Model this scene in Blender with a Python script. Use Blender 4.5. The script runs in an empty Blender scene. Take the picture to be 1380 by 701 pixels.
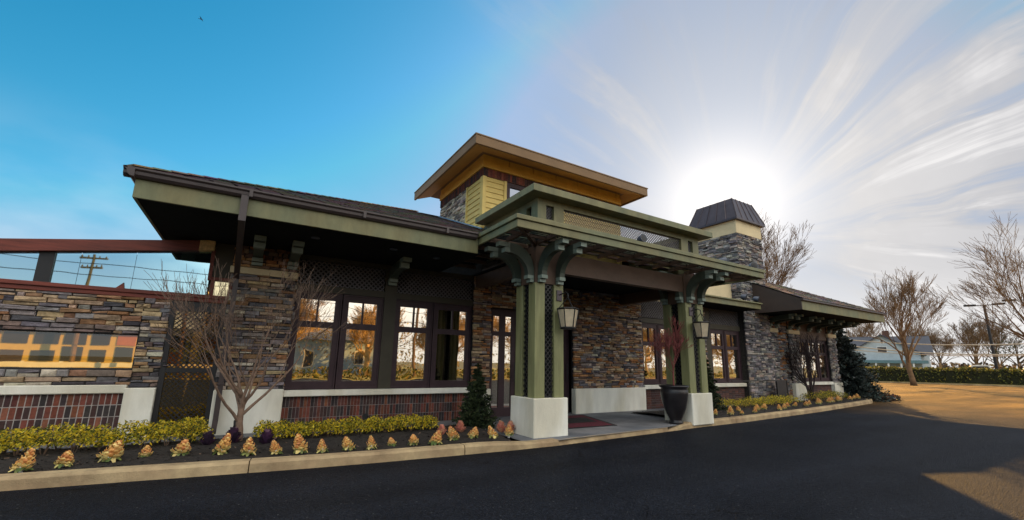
import bpy, math, random
from mathutils import Vector, Matrix, Euler, noise as mnoise
R = math.radians
scn = bpy.context.scene
col = scn.collection

# ---------------------------------------------------------------- camera
cam_d = bpy.data.cameras.new('camera')
cam = bpy.data.objects.new('camera', cam_d)
col.objects.link(cam)
scn.camera = cam
def cam_matrix(pitch, yaw, roll):
    cr, sr = math.cos(roll), math.sin(roll)
    A = Matrix(((cr, -sr, 0), (sr, cr, 0), (0, 0, 1)))
    cp, sp = math.cos(pitch), math.sin(pitch)
    B = Matrix(((1, 0, 0), (0, sp, -cp), (0, cp, sp)))
    cy, sy = math.cos(yaw), math.sin(yaw)
    Cm = Matrix(((cy, -sy, 0), (sy, cy, 0), (0, 0, 1)))
    M = A @ B @ Cm
    r, d, f = M[0], M[1], M[2]
    return Matrix(((r[0], -d[0], -f[0]), (r[1], -d[1], -f[1]), (r[2], -d[2], -f[2])))
cam.matrix_world = Matrix.Translation((0, 0, 1.5)) @ cam_matrix(.1982, .5471, .0186).to_4x4()
cam_d.sensor_width = 36
cam_d.lens = 575.5 / 1380 * 36
cam_d.shift_y = 23.2 / 1380
cam_d.clip_end = 2000

# ---------------------------------------------------------------- light
SUN_AZ, SUN_EL = R(54.5), R(22.7)
sun_dir = Vector((math.sin(SUN_AZ) * math.cos(SUN_EL), math.cos(SUN_AZ) * math.cos(SUN_EL), math.sin(SUN_EL)))
sd = bpy.data.lights.new('sun', 'SUN')
sd.energy = 5.0
sd.color = (1, .56, .17)
sd.angle = R(.5)
so = bpy.data.objects.new('sun', sd)
so.rotation_euler = sun_dir.to_track_quat('Z', 'Y').to_euler()
col.objects.link(so)
scn.view_settings.view_transform = 'Standard'
scn.view_settings.look = 'None'
scn.view_settings.gamma = 1
scn.view_settings.use_curve_mapping = False
scn.view_settings.exposure = 0.62

world = bpy.data.worlds.new('World')
scn.world = world
world.use_nodes = True
def make_world():
    nt = world.node_tree
    nt.nodes.clear()
    N, L = nt.nodes.new, nt.links.new
    def math_(op, a, b=None, clamp=False):
        n = N('ShaderNodeMath'); n.operation = op; n.use_clamp = clamp
        for i, x in enumerate((a, b)):
            if x is None: continue
            if isinstance(x, (int, float)): n.inputs[i].default_value = x
            else: L(x, n.inputs[i])
        return n.outputs[0]
    def ramp(x, a, b, c=0., d=1.):
        n = N('ShaderNodeMapRange'); n.interpolation_type = 'SMOOTHSTEP'
        L(x, n.inputs[0])
        for i, q in enumerate((a, b, c, d)): n.inputs[i + 1].default_value = q
        return n.outputs[0]
    def mix(f, a, b):
        n = N('ShaderNodeMix'); n.data_type = 'RGBA'
        if isinstance(f, (int, float)): n.inputs[0].default_value = f
        else: L(f, n.inputs[0])
        for i, x in ((6, a), (7, b)):
            if isinstance(x, tuple): n.inputs[i].default_value = (*x, 1)
            else: L(x, n.inputs[i])
        return n.outputs[2]
    def dot(v):
        n = N('ShaderNodeVectorMath'); n.operation = 'DOT_PRODUCT'
        L(D, n.inputs[0]); n.inputs[1].default_value = v
        return n.outputs['Value']
    sky = N('ShaderNodeTexSky'); sky.sky_type = 'NISHITA'; sky.sun_disc = False
    sky.sun_elevation = SUN_EL; sky.sun_rotation = SUN_AZ
    sky.air_density = 1.0; sky.dust_density = .6; sky.ozone_density = 2.0
    hs = N('ShaderNodeHueSaturation')
    hs.inputs['Hue'].default_value = .475
    hs.inputs['Saturation'].default_value = 1.45
    hs.inputs['Value'].default_value = 1.45
    L(sky.outputs[0], hs.inputs['Color'])
    tc = N('ShaderNodeTexCoord')
    D = tc.outputs['Generated']
    gaz, gel = R(59), R(19)
    S = Vector((math.sin(gaz) * math.cos(gel), math.cos(gaz) * math.cos(gel), math.sin(gel)))
    A = Vector((math.cos(gaz), -math.sin(gaz), 0))
    B = A.cross(S); B = -B if B.z < 0 else B
    u = dot(S); a = dot(A); b = dot(B)
    el = dot((0, 0, 1))
    fel = R(15.5)
    S2 = Vector((math.sin(gaz) * math.cos(fel), math.cos(gaz) * math.cos(fel), math.sin(fel)))
    B2 = A.cross(S2); B2 = -B2 if B2.z < 0 else B2
    b2 = dot(B2)
    r = math_('ARCCOSINE', math_('MINIMUM', math_('MAXIMUM', u, -.9999), .9999))
    q = math_('SQRT', math_('ADD', math_('ADD', math_('MULTIPLY', a, a), math_('MULTIPLY', b2, b2)), 1e-5))
    an, bn = math_('DIVIDE', a, q), math_('DIVIDE', b2, q)
    def streak(k, s, det, off, dist=.0):
        c = N('ShaderNodeCombineXYZ')
        L(math_('MULTIPLY', an, k), c.inputs[0]); L(math_('MULTIPLY', bn, k), c.inputs[1])
        L(math_('ADD', math_('MULTIPLY', r, s), off), c.inputs[2])
        n = N('ShaderNodeTexNoise'); n.inputs['Scale'].default_value = 1
        n.inputs['Detail'].default_value = det; n.inputs['Roughness'].default_value = .62
        n.inputs['Distortion'].default_value = dist
        L(c.outputs[0], n.inputs['Vector'])
        return n.outputs['Fac']
    wn = N('ShaderNodeTexNoise'); wn.inputs['Scale'].default_value = 2.1; wn.inputs['Detail'].default_value = 3
    L(D, wn.inputs['Vector'])
    wv = math_('MULTIPLY', math_('SUBTRACT', wn.outputs[0], .5), .45)
    an = math_('ADD', an, wv); bn = math_('SUBTRACT', bn, math_('MULTIPLY', wv, .6))
    st = streak(3.6, .8, 6, 3.1, .35)          # broad plumes fanning out from the sun
    fine = streak(11, 1.5, 7, 7.7, .4)         # thin cirrus threads
    s1 = ramp(st, .46, .62)
    s2 = ramp(fine, .46, .66)
    pn = N('ShaderNodeTexNoise'); pn.inputs['Scale'].default_value = 3.3; pn.inputs['Detail'].default_value = 5; pn.inputs['Roughness'].default_value = .6
    L(D, pn.inputs['Vector'])
    patch = ramp(pn.outputs[0], .38, .62)        # the fan breaks up into plumes
    s1 = math_('MULTIPLY', s1, math_('ADD', .4, math_('MULTIPLY', patch, .6)))
    s2 = math_('MULTIPLY', s2, math_('ADD', .3, math_('MULTIPLY', patch, .7)))
    right = ramp(a, -.5, -.1)                # veil covers the sunward right half of the view
    veil = math_('MULTIPLY', ramp(r, .88, .22), right)
    veil = math_('MULTIPLY', veil, .66)
    away = ramp(r, .06, .30)
    side = ramp(an, -.75, .3, .55, 1.)           # plumes are longest towards the right
    s1 = math_('MULTIPLY', s1, math_('MULTIPLY', away, side)); s2 = math_('MULTIPLY', s2, math_('MULTIPLY', away, side))
    pl = math_('MULTIPLY', math_('MULTIPLY', s1, ramp(r, 1.25, .45)), right)
    pl2 = math_('MULTIPLY', math_('MULTIPLY', s2, ramp(r, 1.1, .3)), right)
    dens = math_('ADD', veil, math_('ADD', math_('MULTIPLY', pl, .6), math_('MULTIPLY', pl2, .28)), True)
    vm = N('ShaderNodeVectorMath'); vm.operation = 'MINIMUM'
    L(hs.outputs[0], vm.inputs[0]); vm.inputs[1].default_value = (3.0, 4.2, 6.2)
    base = vm.outputs[0]
    # broken cloud bank behind the camera, out of view, added to light the facade
    nb = N('ShaderNodeTexNoise'); nb.inputs['Scale'].default_value = 2.6; nb.inputs['Detail'].default_value = 6
    mp = N('ShaderNodeMapping'); mp.inputs['Scale'].default_value = (1, 1, 2.6)
    L(D, mp.inputs[0]); L(mp.outputs[0], nb.inputs['Vector'])
    rear = ramp(dot((-.2, -1, 0)), -.05, .5)
    back = math_('MULTIPLY', rear, math_('MAXIMUM', ramp(dot((1, -.12, 0)), -.12, .16), ramp(el, .28, .45)))
    bank = math_('MULTIPLY', math_('MULTIPLY', ramp(nb.outputs[0], .30, .52), back), ramp(el, 1.1, .8, .55, 1.))
    # pale haze at the horizon
    hz = math_('MULTIPLY', ramp(el, .26, .02), .62)
    c1 = mix(hz, base, (6.2, 6.6, 6.8))
    low = math_('MULTIPLY', ramp(nb.outputs[0], .42, .62), ramp(el, .42, .12))
    c1 = mix(math_('MULTIPLY', low, .28), c1, (8, 8, 8.2))
    c2 = mix(math_('MAXIMUM', bank, math_('MULTIPLY', ramp(el, .74, .92), .8)), c1, (18, 17, 15.6))  # bright veil overhead, also unseen, added as fill light
    vc = mix(ramp(r, .55, .06), (2.85, 2.95, 3.3), (6.4, 6.2, 6.05))
    hzr = math_('MULTIPLY', math_('MULTIPLY', ramp(el, .2, .05), right), .8)
    c3 = mix(hzr, mix(dens, c2, vc), (7.4, 7.2, 7.0))
    # white threads on top of the veil
    c3 = mix(math_('MULTIPLY', math_('MULTIPLY', math_('MULTIPLY', s1, 1.0), math_('ADD', .35, math_('MULTIPLY', s2, .65))), math_('MULTIPLY', ramp(r, 1.05, .35), right)), c3, (7.3, 7.15, 7.1))
    glow = math_('POWER', ramp(r, .30, .0), 2.4)
    c4 = mix(glow, c3, (10.2, 9.7, 9.3))
    bg = N('ShaderNodeBackground'); bg.inputs['Strength'].default_value = .085
    L(c4, bg.inputs['Color'])
    o = N('ShaderNodeOutputWorld'); L(bg.outputs[0], o.inputs['Surface'])
make_world()

# ---------------------------------------------------------------- helpers
class MB:
    """collects faces of one mesh object (world coordinates)"""
    def __init__(s):
        s.v, s.f, s.c, s.m = [], [], [], []
        s.cuts = []
        s.col = (1, 1, 1); s.mi = 0
    def face(s, pts, c=None, mi=None):
        n = len(s.v)
        s.v += [tuple(p) for p in pts]
        s.f.append(tuple(range(n, n + len(pts))))
        s.c.append(c or s.col); s.m.append(s.mi if mi is None else mi)
    def cut(s): s.cuts.append(len(s.f))
    def mesh(s, vs, fs, c=None):
        n = len(s.v)
        s.v += [tuple(p) for p in vs]
        for f in fs:
            s.f.append(tuple(n + i for i in f)); s.c.append(c or s.col); s.m.append(s.mi)
    BF = ((0, 3, 2, 1), (4, 5, 6, 7), (0, 1, 5, 4), (1, 2, 6, 5), (2, 3, 7, 6), (3, 0, 4, 7))
    def box(s, x0, x1, y0, y1, z0, z1, c=None, bev=0):
        if bev > 0:
            b = min(bev, (x1 - x0) * .45, (y1 - y0) * .45, (z1 - z0) * .45)
            vs = []; 
            xs, ys, zs = (x0, x1), (y0, y1), (z0, z1)
            idx = {}
            for i in (0, 1):
                for j in (0, 1):
                    for k in (0, 1):
                        sx, sy, sz = (1 - 2 * i) * b, (1 - 2 * j) * b, (1 - 2 * k) * b
                        for ax in range(3):
                            p = [xs[i] + sx, ys[j] + sy, zs[k] + sz]
                            p[ax] = (xs[i], ys[j], zs[k])[ax]
                            idx[(i, j, k, ax)] = len(vs); vs.append(p)
            fs = []
            for ax in range(3):
                o1, o2 = [q for q in range(3) if q != ax]
                for e in (0, 1):
                    loop = []
                    for p1, p2 in ((0, 0), (1, 0), (1, 1), (0, 1)):
                        t = [0, 0, 0]; t[ax] = e; t[o1] = p1; t[o2] = p2
                        loop.append(idx[(*t, ax)])
                    fs.append(tuple(loop))
            for ax in range(3):           # edge strips run along ax
                o1, o2 = [q for q in range(3) if q != ax]
                for p1 in (0, 1):
                    for p2 in (0, 1):
                        t0 = [0, 0, 0]; t1 = [0, 0, 0]
                        t0[ax] = 0; t1[ax] = 1
                        for t in (t0, t1): t[o1] = p1; t[o2] = p2
                        fs.append((idx[(*t0, o1)], idx[(*t1, o1)], idx[(*t1, o2)], idx[(*t0, o2)]))
            for i in (0, 1):
                for j in (0, 1):
                    for k in (0, 1): fs.append((idx[(i, j, k, 0)], idx[(i, j, k, 1)], idx[(i, j, k, 2)]))
            s.mesh(vs, fs, c); return
        vs = [(x0, y0, z0), (x1, y0, z0), (x1, y1, z0), (x0, y1, z0), (x0, y0, z1), (x1, y0, z1), (x1, y1, z1), (x0, y1, z1)]
        s.mesh(vs, s.BF, c)
    def bar(s, p, q, w, h, up=(0, 0, 1), c=None):
        p, q = Vector(p), Vector(q); d = (q - p).normalized()
        up = Vector(up); sd_ = d.cross(up)
        if sd_.length < 1e-4: sd_ = d.cross(Vector((1, 0, 0)))
        sd_.normalize(); u = sd_.cross(d)
        a, b = sd_ * w / 2, u * h / 2
        s.mesh([p - a - b, p + a - b, p + a + b, p - a + b, q - a - b, q + a - b, q + a + b, q - a + b], s.BF, c)
    def tube(s, pts, rad, n=6, c=None, cap=True):
        pts = [Vector(p) for p in pts]
        if isinstance(rad, (int, float)): rad = [rad] * len(pts)
        vs = []; prev = None
        for i, p in enumerate(pts):
            d = (pts[min(i + 1, len(pts) - 1)] - pts[max(i - 1, 0)])
            d = d.normalized() if d.length > 1e-9 else Vector((0, 0, 1))
            x = prev - d * prev.dot(d) if prev is not None else d.orthogonal()
            if x.length < 1e-5: x = d.orthogonal()
            x.normalize(); prev = x; y = d.cross(x)
            for k in range(n):
                a = 2 * math.pi * k / n
                vs.append(p + (x * math.cos(a) + y * math.sin(a)) * rad[i])
        fs = []
        for i in range(len(pts) - 1):
            for k in range(n):
                fs.append((i * n + k, i * n + (k + 1) % n, (i + 1) * n + (k + 1) % n, (i + 1) * n + k))
        if cap:
            fs.append(tuple(range(n - 1, -1, -1))); fs.append(tuple(range((len(pts) - 1) * n, len(pts) * n)))
        s.mesh(vs, fs, c)
    def lathe(s, prof, cx, cy, n=24, c=None, sq=None):
        vs = []
        for r_, z in prof:
            for k in range(n):
                a = 2 * math.pi * (k + .5) / n
                vs.append((cx + r_ * math.cos(a), cy + r_ * math.sin(a), z))
        fs = []
        for i in range(len(prof) - 1):
            for k in range(n):
                fs.append((i * n + k, i * n + (k + 1) % n, (i + 1) * n + (k + 1) % n, (i + 1) * n + k))
        fs.append(tuple(range(n - 1, -1, -1))); fs.append(tuple(range((len(prof) - 1) * n, len(prof) * n)))
        s.mesh(vs, fs, c)
    def prism(s, poly, f, d0, d1, c=None):
        """poly in (u, v), f(u, v, d) -> point; extruded from d0 to d1"""
        n = len(poly)
        vs = [f(u, v, d0) for u, v in poly] + [f(u, v, d1) for u, v in poly]
        fs = [tuple(range(n)), tuple(range(2 * n - 1, n - 1, -1))]
        fs += [(i, i + n, (i + 1) % n + n, (i + 1) % n) for i in range(n)]
        s.mesh(vs, fs, c)
    def build(s, name, mat, parent=None, smooth=False, loc=None, fix=True):
        me = bpy.data.meshes.new(name)
        off = root_loc(parent) if parent is not None else Vector(loc or (0, 0, 0))
        me.from_pydata([(x - off.x, y - off.y, z - off.z) for x, y, z in s.v], [], s.f)
        for m in (mat if isinstance(mat, list) else [mat]): me.materials.append(m)
        me.polygons.foreach_set('material_index', s.m)
        ca = me.color_attributes.new('Col', 'FLOAT_COLOR', 'CORNER')
        buf = []
        for f, c in zip(s.f, s.c): buf += [c[0], c[1], c[2], 1.0] * len(f)
        ca.data.foreach_set('color', buf)
        if smooth: me.polygons.foreach_set('use_smooth', [True] * len(s.f))
        if fix:
            import bmesh
            bm = bmesh.new(); bm.from_mesh(me); bmesh.ops.recalc_face_normals(bm, faces=bm.faces); bm.to_mesh(me); bm.free()
        me.update()
        o = bpy.data.objects.new(name, me)
        col.objects.link(o)
        if parent is not None: o.parent = parent
        else: o.location = off
        return o
def root_loc(o):
    p = Vector((0, 0, 0))
    while o is not None: p += o.location; o = o.parent
    return p
def tag(o, label=None, cat=None, group=None, kind=None):
    if label: o['label'] = label
    if cat: o['category'] = cat
    if group: o['group'] = group
    if kind: o['kind'] = kind
    return o
def empty(name, loc, label, cat, group=None):
    o = bpy.data.objects.new(name, None); o.location = loc; o.empty_display_size = .2
    col.objects.link(o)
    return tag(o, label, cat, group)
def copy_tree(o, parent=None):
    c = o.copy(); col.objects.link(c)
    if parent is not None: c.parent = parent
    for ch in list(o.children): copy_tree(ch, c)
    return c

# ---------------------------------------------------------------- materials
def new_mat(name):
    m = bpy.data.materials.new(name); m.use_nodes = True
    nt = m.node_tree
    return m, nt, nt.nodes['Principled BSDF'], nt.nodes.new, nt.links.new
def pm(name, c=None, rough=.6, var=.18, scale=4., bump=.15, bscale=60., metal=0., spec=.4, attr=False, stain=0., sscale=(1, 1, 1), c2=None, trans=0.):
    """painted / plain surface: two octaves of colour wear, fine bump; attr multiplies the per-face own colour in"""
    m, nt, P, N, L = new_mat(name)
    tc = N('ShaderNodeTexCoord'); mp = N('ShaderNodeMapping'); mp.inputs['Scale'].default_value = sscale
    L(tc.outputs['Object'], mp.inputs[0])
    n1 = N('ShaderNodeTexNoise'); n1.inputs['Scale'].default_value = scale; n1.inputs['Detail'].default_value = 6; n1.inputs['Roughness'].default_value = .65
    L(mp.outputs[0], n1.inputs['Vector'])
    r = N('ShaderNodeMapRange'); L(n1.outputs[0], r.inputs[0]); r.inputs[1].default_value = .3; r.inputs[2].default_value = .7
    r.inputs[3].default_value = 1 - var; r.inputs[4].default_value = 1 + var
    mx = N('ShaderNodeMix'); mx.data_type = 'RGBA'; mx.blend_type = 'MULTIPLY'; mx.inputs[0].default_value = 1
    if attr:
        a = N('ShaderNodeAttribute'); a.attribute_name = 'Col'; L(a.outputs['Color'], mx.inputs[6])
    elif c2:
        n3 = N('ShaderNodeTexNoise'); n3.inputs['Scale'].default_value = scale * .35; n3.inputs['Detail'].default_value = 4
        L(mp.outputs[0], n3.inputs['Vector'])
        r3 = N('ShaderNodeMapRange'); L(n3.outputs[0], r3.inputs[0]); r3.inputs[1].default_value = .42; r3.inputs[2].default_value = .6
        m3 = N('ShaderNodeMix'); m3.data_type = 'RGBA'; L(r3.outputs[0], m3.inputs[0])
        m3.inputs[6].default_value = (*c, 1); m3.inputs[7].default_value = (*c2, 1); L(m3.outputs[2], mx.inputs[6])
    else: mx.inputs[6].default_value = (*c, 1)
    L(r.outputs[0], mx.inputs[7])
    L(mx.outputs[2], P.inputs['Base Color'])
    P.inputs['Roughness'].default_value = rough; P.inputs['Metallic'].default_value = metal
    P.inputs['Specular IOR Level'].default_value = spec
    if bump:
        n2 = N('ShaderNodeTexNoise'); n2.inputs['Scale'].default_value = bscale; n2.inputs['Detail'].default_value = 5
        L(mp.outputs[0], n2.inputs['Vector'])
        b = N('ShaderNodeBump'); b.inputs['Strength'].default_value = bump; b.inputs['Distance'].default_value = .02
        L(n2.outputs[0], b.inputs['Height']); L(b.outputs[0], P.inputs['Normal'])
    if trans:
        t = N('ShaderNodeBsdfTranslucent'); L(mx.outputs[2], t.inputs[0])
        ms = N('ShaderNodeMixShader'); ms.inputs[0].default_value = trans
        L(P.outputs[0], ms.inputs[1]); L(t.outputs[0], ms.inputs[2])
        L(ms.outputs[0], nt.nodes['Material Output'].inputs[0])
    return m
def glass(name, tint=(.75, .78, .8), refl=.42, gcol=(.95, .92, .86), wave=.03):
    m, nt, P, N, L = new_mat(name)
    nt.nodes.remove(P)
    tr = N('ShaderNodeBsdfTransparent'); tr.inputs[0].default_value = (*tint, 1)
    gl = N('ShaderNodeBsdfGlossy'); gl.inputs['Roughness'].default_value = .015; gl.inputs[0].default_value = (*gcol, 1)
    nz = N('ShaderNodeTexNoise'); nz.inputs['Scale'].default_value = 1.3; nz.inputs['Detail'].default_value = 1
    tc = N('ShaderNodeTexCoord'); L(tc.outputs['Object'], nz.inputs['Vector'])
    b = N('ShaderNodeBump'); b.inputs['Strength'].default_value = wave; b.inputs['Distance'].default_value = .05
    L(nz.outputs[0], b.inputs['Height']); L(b.outputs[0], gl.inputs['Normal'])
    fr = N('ShaderNodeFresnel'); fr.inputs[0].default_value = 1.5
    ad = N('ShaderNodeMath'); ad.operation = 'MULTIPLY_ADD'; ad.use_clamp = True
    L(fr.outputs[0], ad.inputs[0]); ad.inputs[1].default_value = .8; ad.inputs[2].default_value = refl
    mx = N('ShaderNodeMixShader'); L(ad.outputs[0], mx.inputs[0]); L(tr.outputs[0], mx.inputs[1]); L(gl.outputs[0], mx.inputs[2])
    L(mx.outputs[0], nt.nodes['Material Output'].inputs[0])
    return m

M_stone = pm('ledge stone', attr=True, rough=.85, var=.38, scale=14, bump=.55, bscale=45, spec=.25)
M_brick = pm('brick', attr=True, rough=.85, var=.3, scale=18, bump=.4, bscale=90, spec=.2)
M_white = pm('off white stucco', (.80, .79, .71), rough=.8, var=.11, scale=3.2, bump=.3, bscale=90, sscale=(1, 1, .3), c2=(.64, .61, .50))
M_cream = pm('cream stucco', (.66, .55, .34), rough=.85, var=.10, scale=2, bump=.2, bscale=120)
M_olive = pm('olive paint', (.178, .165, .078), rough=.55, var=.24, scale=4, bump=.1, bscale=30, c2=(.15, .16, .085), sscale=(1, 1, .35))
M_green = pm('green paint', (.205, .21, .098), rough=.55, var=.28, scale=7, bump=.14, bscale=30, sscale=(1, 1, .15))
M_teal = pm('grey green trim paint', (.05, .066, .05), rough=.5, var=.15, scale=4, bump=.06)
M_block = pm('sky lit trim block', (.20, .25, .21), rough=.55, var=.2, bump=.05)  # trim paint with the skylight on the bracket ends put into its colour
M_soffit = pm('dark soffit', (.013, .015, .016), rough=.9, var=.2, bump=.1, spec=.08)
M_brown = pm('brown beam', (.10, .062, .042), rough=.6, var=.2, scale=3, bump=.1)
M_frame = pm('window frame paint', (.042, .024, .030), rough=.5, var=.2, bump=.05, spec=.25)
M_gutter = pm('gutter metal', (.055, .042, .042), rough=.4, var=.15, bump=.03)
M_black = pm('black metal', (.016, .016, .018), rough=.45, var=.2, bump=.05)
M_lattice = pm('dark lattice', (.095, .09, .097), rough=.55, var=.2, bump=.05)
M_shingle = pm('shingles', attr=True, rough=.9, var=.35, scale=30, bump=.5, bscale=150, spec=.15)
M_siding = pm('yellow siding', (.62, .47, .15), rough=.6, var=.12, scale=3, bump=.05)
M_frieze = pm('orange yellow trim', (.68, .39, .07), rough=.6, var=.14, scale=2.5, bump=.05)
M_eave = pm('tan brown eave', (.20, .118, .052), rough=.6, var=.14, scale=2, bump=.05)
M_redwood = pm('stained red wood', (.15, .032, .02), rough=.55, var=.45, scale=6, bump=.15, sscale=(.25, 1, 3))
M_endgrain = pm('pale end grain', (.6, .4, .17), rough=.7, var=.4, scale=14, bump=.2)
M_seam = pm('standing seam metal', (.075, .06, .07), rough=.45, var=.2, scale=3, bump=.03, metal=.35)
M_kerb = pm('kerb concrete', (.40, .30, .17), rough=.9, var=.3, scale=3.5, bump=.4, bscale=70, c2=(.30, .21, .12))
M_walk = pm('walk concrete', (.13, .14, .16), rough=.75, var=.35, scale=1.5, bump=.2, bscale=60, c2=(.2, .2, .21))
M_mulch = pm('mulch', (.020, .016, .014), rough=.95, var=.6, scale=25, bump=.9, bscale=45)
M_bark = pm('grey brown bark', (.13, .085, .06), rough=.9, var=.4, scale=12, bump=.5, bscale=60)
M_bark2 = pm('sunlit tone bark', (.17, .105, .055), rough=.9, var=.4, scale=3, bump=.4)  # orange sunlight on the far trees put into the bark colour
M_leaf = pm('leaves', attr=True, rough=.55, var=.2, scale=6, bump=0, trans=.4, spec=.3)
M_needle = pm('needles', attr=True, rough=.7, var=.25, scale=6, bump=0, spec=.2)
M_petal = pm('kale leaves', attr=True, rough=.6, var=.18, scale=25, bump=.2, trans=.15, spec=.3)
M_urn = pm('dark glazed urn', (.018, .016, .018), rough=.3, var=.3, bump=.08)
M_soil = pm('soil', (.03, .02, .015), rough=1, var=.4, bump=.6)
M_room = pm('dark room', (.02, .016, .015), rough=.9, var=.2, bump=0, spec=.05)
M_pale = pm('pale curtain and reflection', (.62, .52, .38), rough=.8, var=.1, bump=0)
M_frost = pm('cream lantern glass', (.74, .63, .45), rough=.25, var=.12, scale=9, bump=.05, trans=.35)
M_mat = pm('maroon mat', (.11, .018, .032), rough=.95, var=.25, scale=30, bump=.4, bscale=200)
M_matdark = pm('black mat rubber', (.014, .014, .016), rough=.8, var=.4, scale=20, bump=.3)
M_ball = pm('blue grey lamp shell', (.07, .085, .12), rough=.35, var=.1, bump=0)
M_num = pm('black numeral', (.01, .01, .01), rough=.5, var=.1, bump=0)
M_plank = pm('olive panel', (.040, .035, .022), rough=.6, var=.15, bump=.05)
M_glass = glass('coated window glass', refl=.70, gcol=(1, .94, .82), wave=.08)
M_glass2 = glass('gold toned strip glass', (.3, .3, .3), .62, (.95, .85, .55))  # golden light mirrored from the sunlit street put into the tint
M_glass3 = glass('blue screen glass', (.2, .3, .35), .72, (.50, .80, .90))
M_plain = pm('house paint', attr=True, rough=.6, var=.12, scale=1.5, bump=.05)
M_carpaint = pm('car paint', attr=True, rough=.25, var=.03, bump=0, spec=.6)
M_wood = pm('pole wood', (.16, .10, .055), rough=.9, var=.3, scale=5, bump=.3, sscale=(1, 1, .1))

def asphalt():
    m, nt, P, N, L = new_mat('asphalt')
    tc = N('ShaderNodeTexCoord')
    def noise_(s, d=6, r=.6):
        n = N('ShaderNodeTexNoise'); n.inputs['Scale'].default_value = s; n.inputs['Detail'].default_value = d; n.inputs['Roughness'].default_value = r
        L(tc.outputs['Object'], n.inputs['Vector']); return n.outputs[0]
    cr = N('ShaderNodeValToRGB'); cr.color_ramp.elements[0].position = .3; cr.color_ramp.elements[1].position = .72
    cr.color_ramp.elements[0].color = (.0055, .0072, .012, 1); cr.color_ramp.elements[1].color = (.0125, .0148, .021, 1)
    L(noise_(.55, 8, .7), cr.inputs[0])
    v = N('ShaderNodeTexVoronoi'); v.inputs['Scale'].default_value = 75; L(tc.outputs['Object'], v.inputs['Vector'])
    r = N('ShaderNodeMapRange'); L(v.outputs['Color'], r.inputs[0]); r.inputs[3].default_value = .45; r.inputs[4].default_value = 1.7
    mx = N('ShaderNodeMix'); mx.data_type = 'RGBA'; mx.blend_type = 'MULTIPLY'; mx.inputs[0].default_value = 1
    L(cr.outputs[0], mx.inputs[6]); L(r.outputs[0], mx.inputs[7])
    # far lot's golden sunlight put into the colour, blotched as tree shade and wear
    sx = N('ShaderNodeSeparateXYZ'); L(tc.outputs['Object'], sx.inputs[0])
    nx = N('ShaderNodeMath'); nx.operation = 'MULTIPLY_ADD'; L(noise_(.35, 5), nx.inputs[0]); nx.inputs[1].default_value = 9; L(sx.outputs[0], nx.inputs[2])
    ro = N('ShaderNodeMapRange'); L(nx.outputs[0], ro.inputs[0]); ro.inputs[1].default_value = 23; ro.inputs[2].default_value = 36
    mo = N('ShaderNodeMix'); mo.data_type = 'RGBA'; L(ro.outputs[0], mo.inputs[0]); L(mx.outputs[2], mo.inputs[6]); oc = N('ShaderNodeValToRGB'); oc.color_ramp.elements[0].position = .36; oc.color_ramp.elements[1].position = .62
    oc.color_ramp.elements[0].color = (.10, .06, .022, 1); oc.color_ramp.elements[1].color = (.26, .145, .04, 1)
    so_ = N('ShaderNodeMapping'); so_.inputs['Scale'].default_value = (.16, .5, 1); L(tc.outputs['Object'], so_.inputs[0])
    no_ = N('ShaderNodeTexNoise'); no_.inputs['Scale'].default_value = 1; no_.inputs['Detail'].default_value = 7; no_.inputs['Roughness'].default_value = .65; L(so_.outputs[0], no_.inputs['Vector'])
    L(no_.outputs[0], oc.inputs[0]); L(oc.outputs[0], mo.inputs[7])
    mg = N('ShaderNodeMix'); mg.data_type = 'RGBA'; mg.blend_type = 'MULTIPLY'; mg.inputs[0].default_value = .6; L(mo.outputs[2], mg.inputs[6]); L(r.outputs[0], mg.inputs[7]); mx = mg
    # hairline cracks and darker tyre lanes
    wv_ = N('ShaderNodeTexNoise'); wv_.inputs['Scale'].default_value = .8; wv_.inputs['Detail'].default_value = 5; L(tc.outputs['Object'], wv_.inputs['Vector'])
    va = N('ShaderNodeVectorMath'); va.operation = 'MULTIPLY_ADD'; L(wv_.outputs['Color'], va.inputs[0]); va.inputs[1].default_value = (1.6, 1.6, 0); L(tc.outputs['Object'], va.inputs[2])
    vc_ = N('ShaderNodeTexVoronoi'); vc_.feature = 'DISTANCE_TO_EDGE'; vc_.inputs['Scale'].default_value = .22; L(va.outputs[0], vc_.inputs['Vector'])
    ck = N('ShaderNodeMapRange'); L(vc_.outputs['Distance'], ck.inputs[0]); ck.inputs[1].default_value = .0008; ck.inputs[2].default_value = .0028; ck.inputs[3].default_value = .35; ck.inputs[4].default_value = 1
    mc = N('ShaderNodeMix'); mc.data_type = 'RGBA'; mc.blend_type = 'MULTIPLY'; mc.inputs[0].default_value = 1; L(mx.outputs[2], mc.inputs[6]); L(ck.outputs[0], mc.inputs[7])
    ml = N('ShaderNodeMapping'); ml.inputs['Scale'].default_value = (.05, .8, 1); L(tc.outputs['Object'], ml.inputs[0])
    nl = N('ShaderNodeTexNoise'); nl.inputs['Scale'].default_value = 1; nl.inputs['Detail'].default_value = 4; L(ml.outputs[0], nl.inputs['Vector'])
    rl = N('ShaderNodeMapRange'); L(nl.outputs[0], rl.inputs[0]); rl.inputs[1].default_value = .35; rl.inputs[2].default_value = .65; rl.inputs[3].default_value = .75; rl.inputs[4].default_value = 1.35
    md = N('ShaderNodeMix'); md.data_type = 'RGBA'; md.blend_type = 'MULTIPLY'; md.inputs[0].default_value = 1; L(mc.outputs[2], md.inputs[6]); L(rl.outputs[0], md.inputs[7]); mx = md
    # scattered pale grit
    v2 = N('ShaderNodeTexVoronoi'); v2.inputs['Scale'].default_value = 9; L(tc.outputs['Object'], v2.inputs['Vector'])
    lt = N('ShaderNodeMath'); lt.operation = 'LESS_THAN'; L(v2.outputs['Distance'], lt.inputs[0]); lt.inputs[1].default_value = .075
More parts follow.
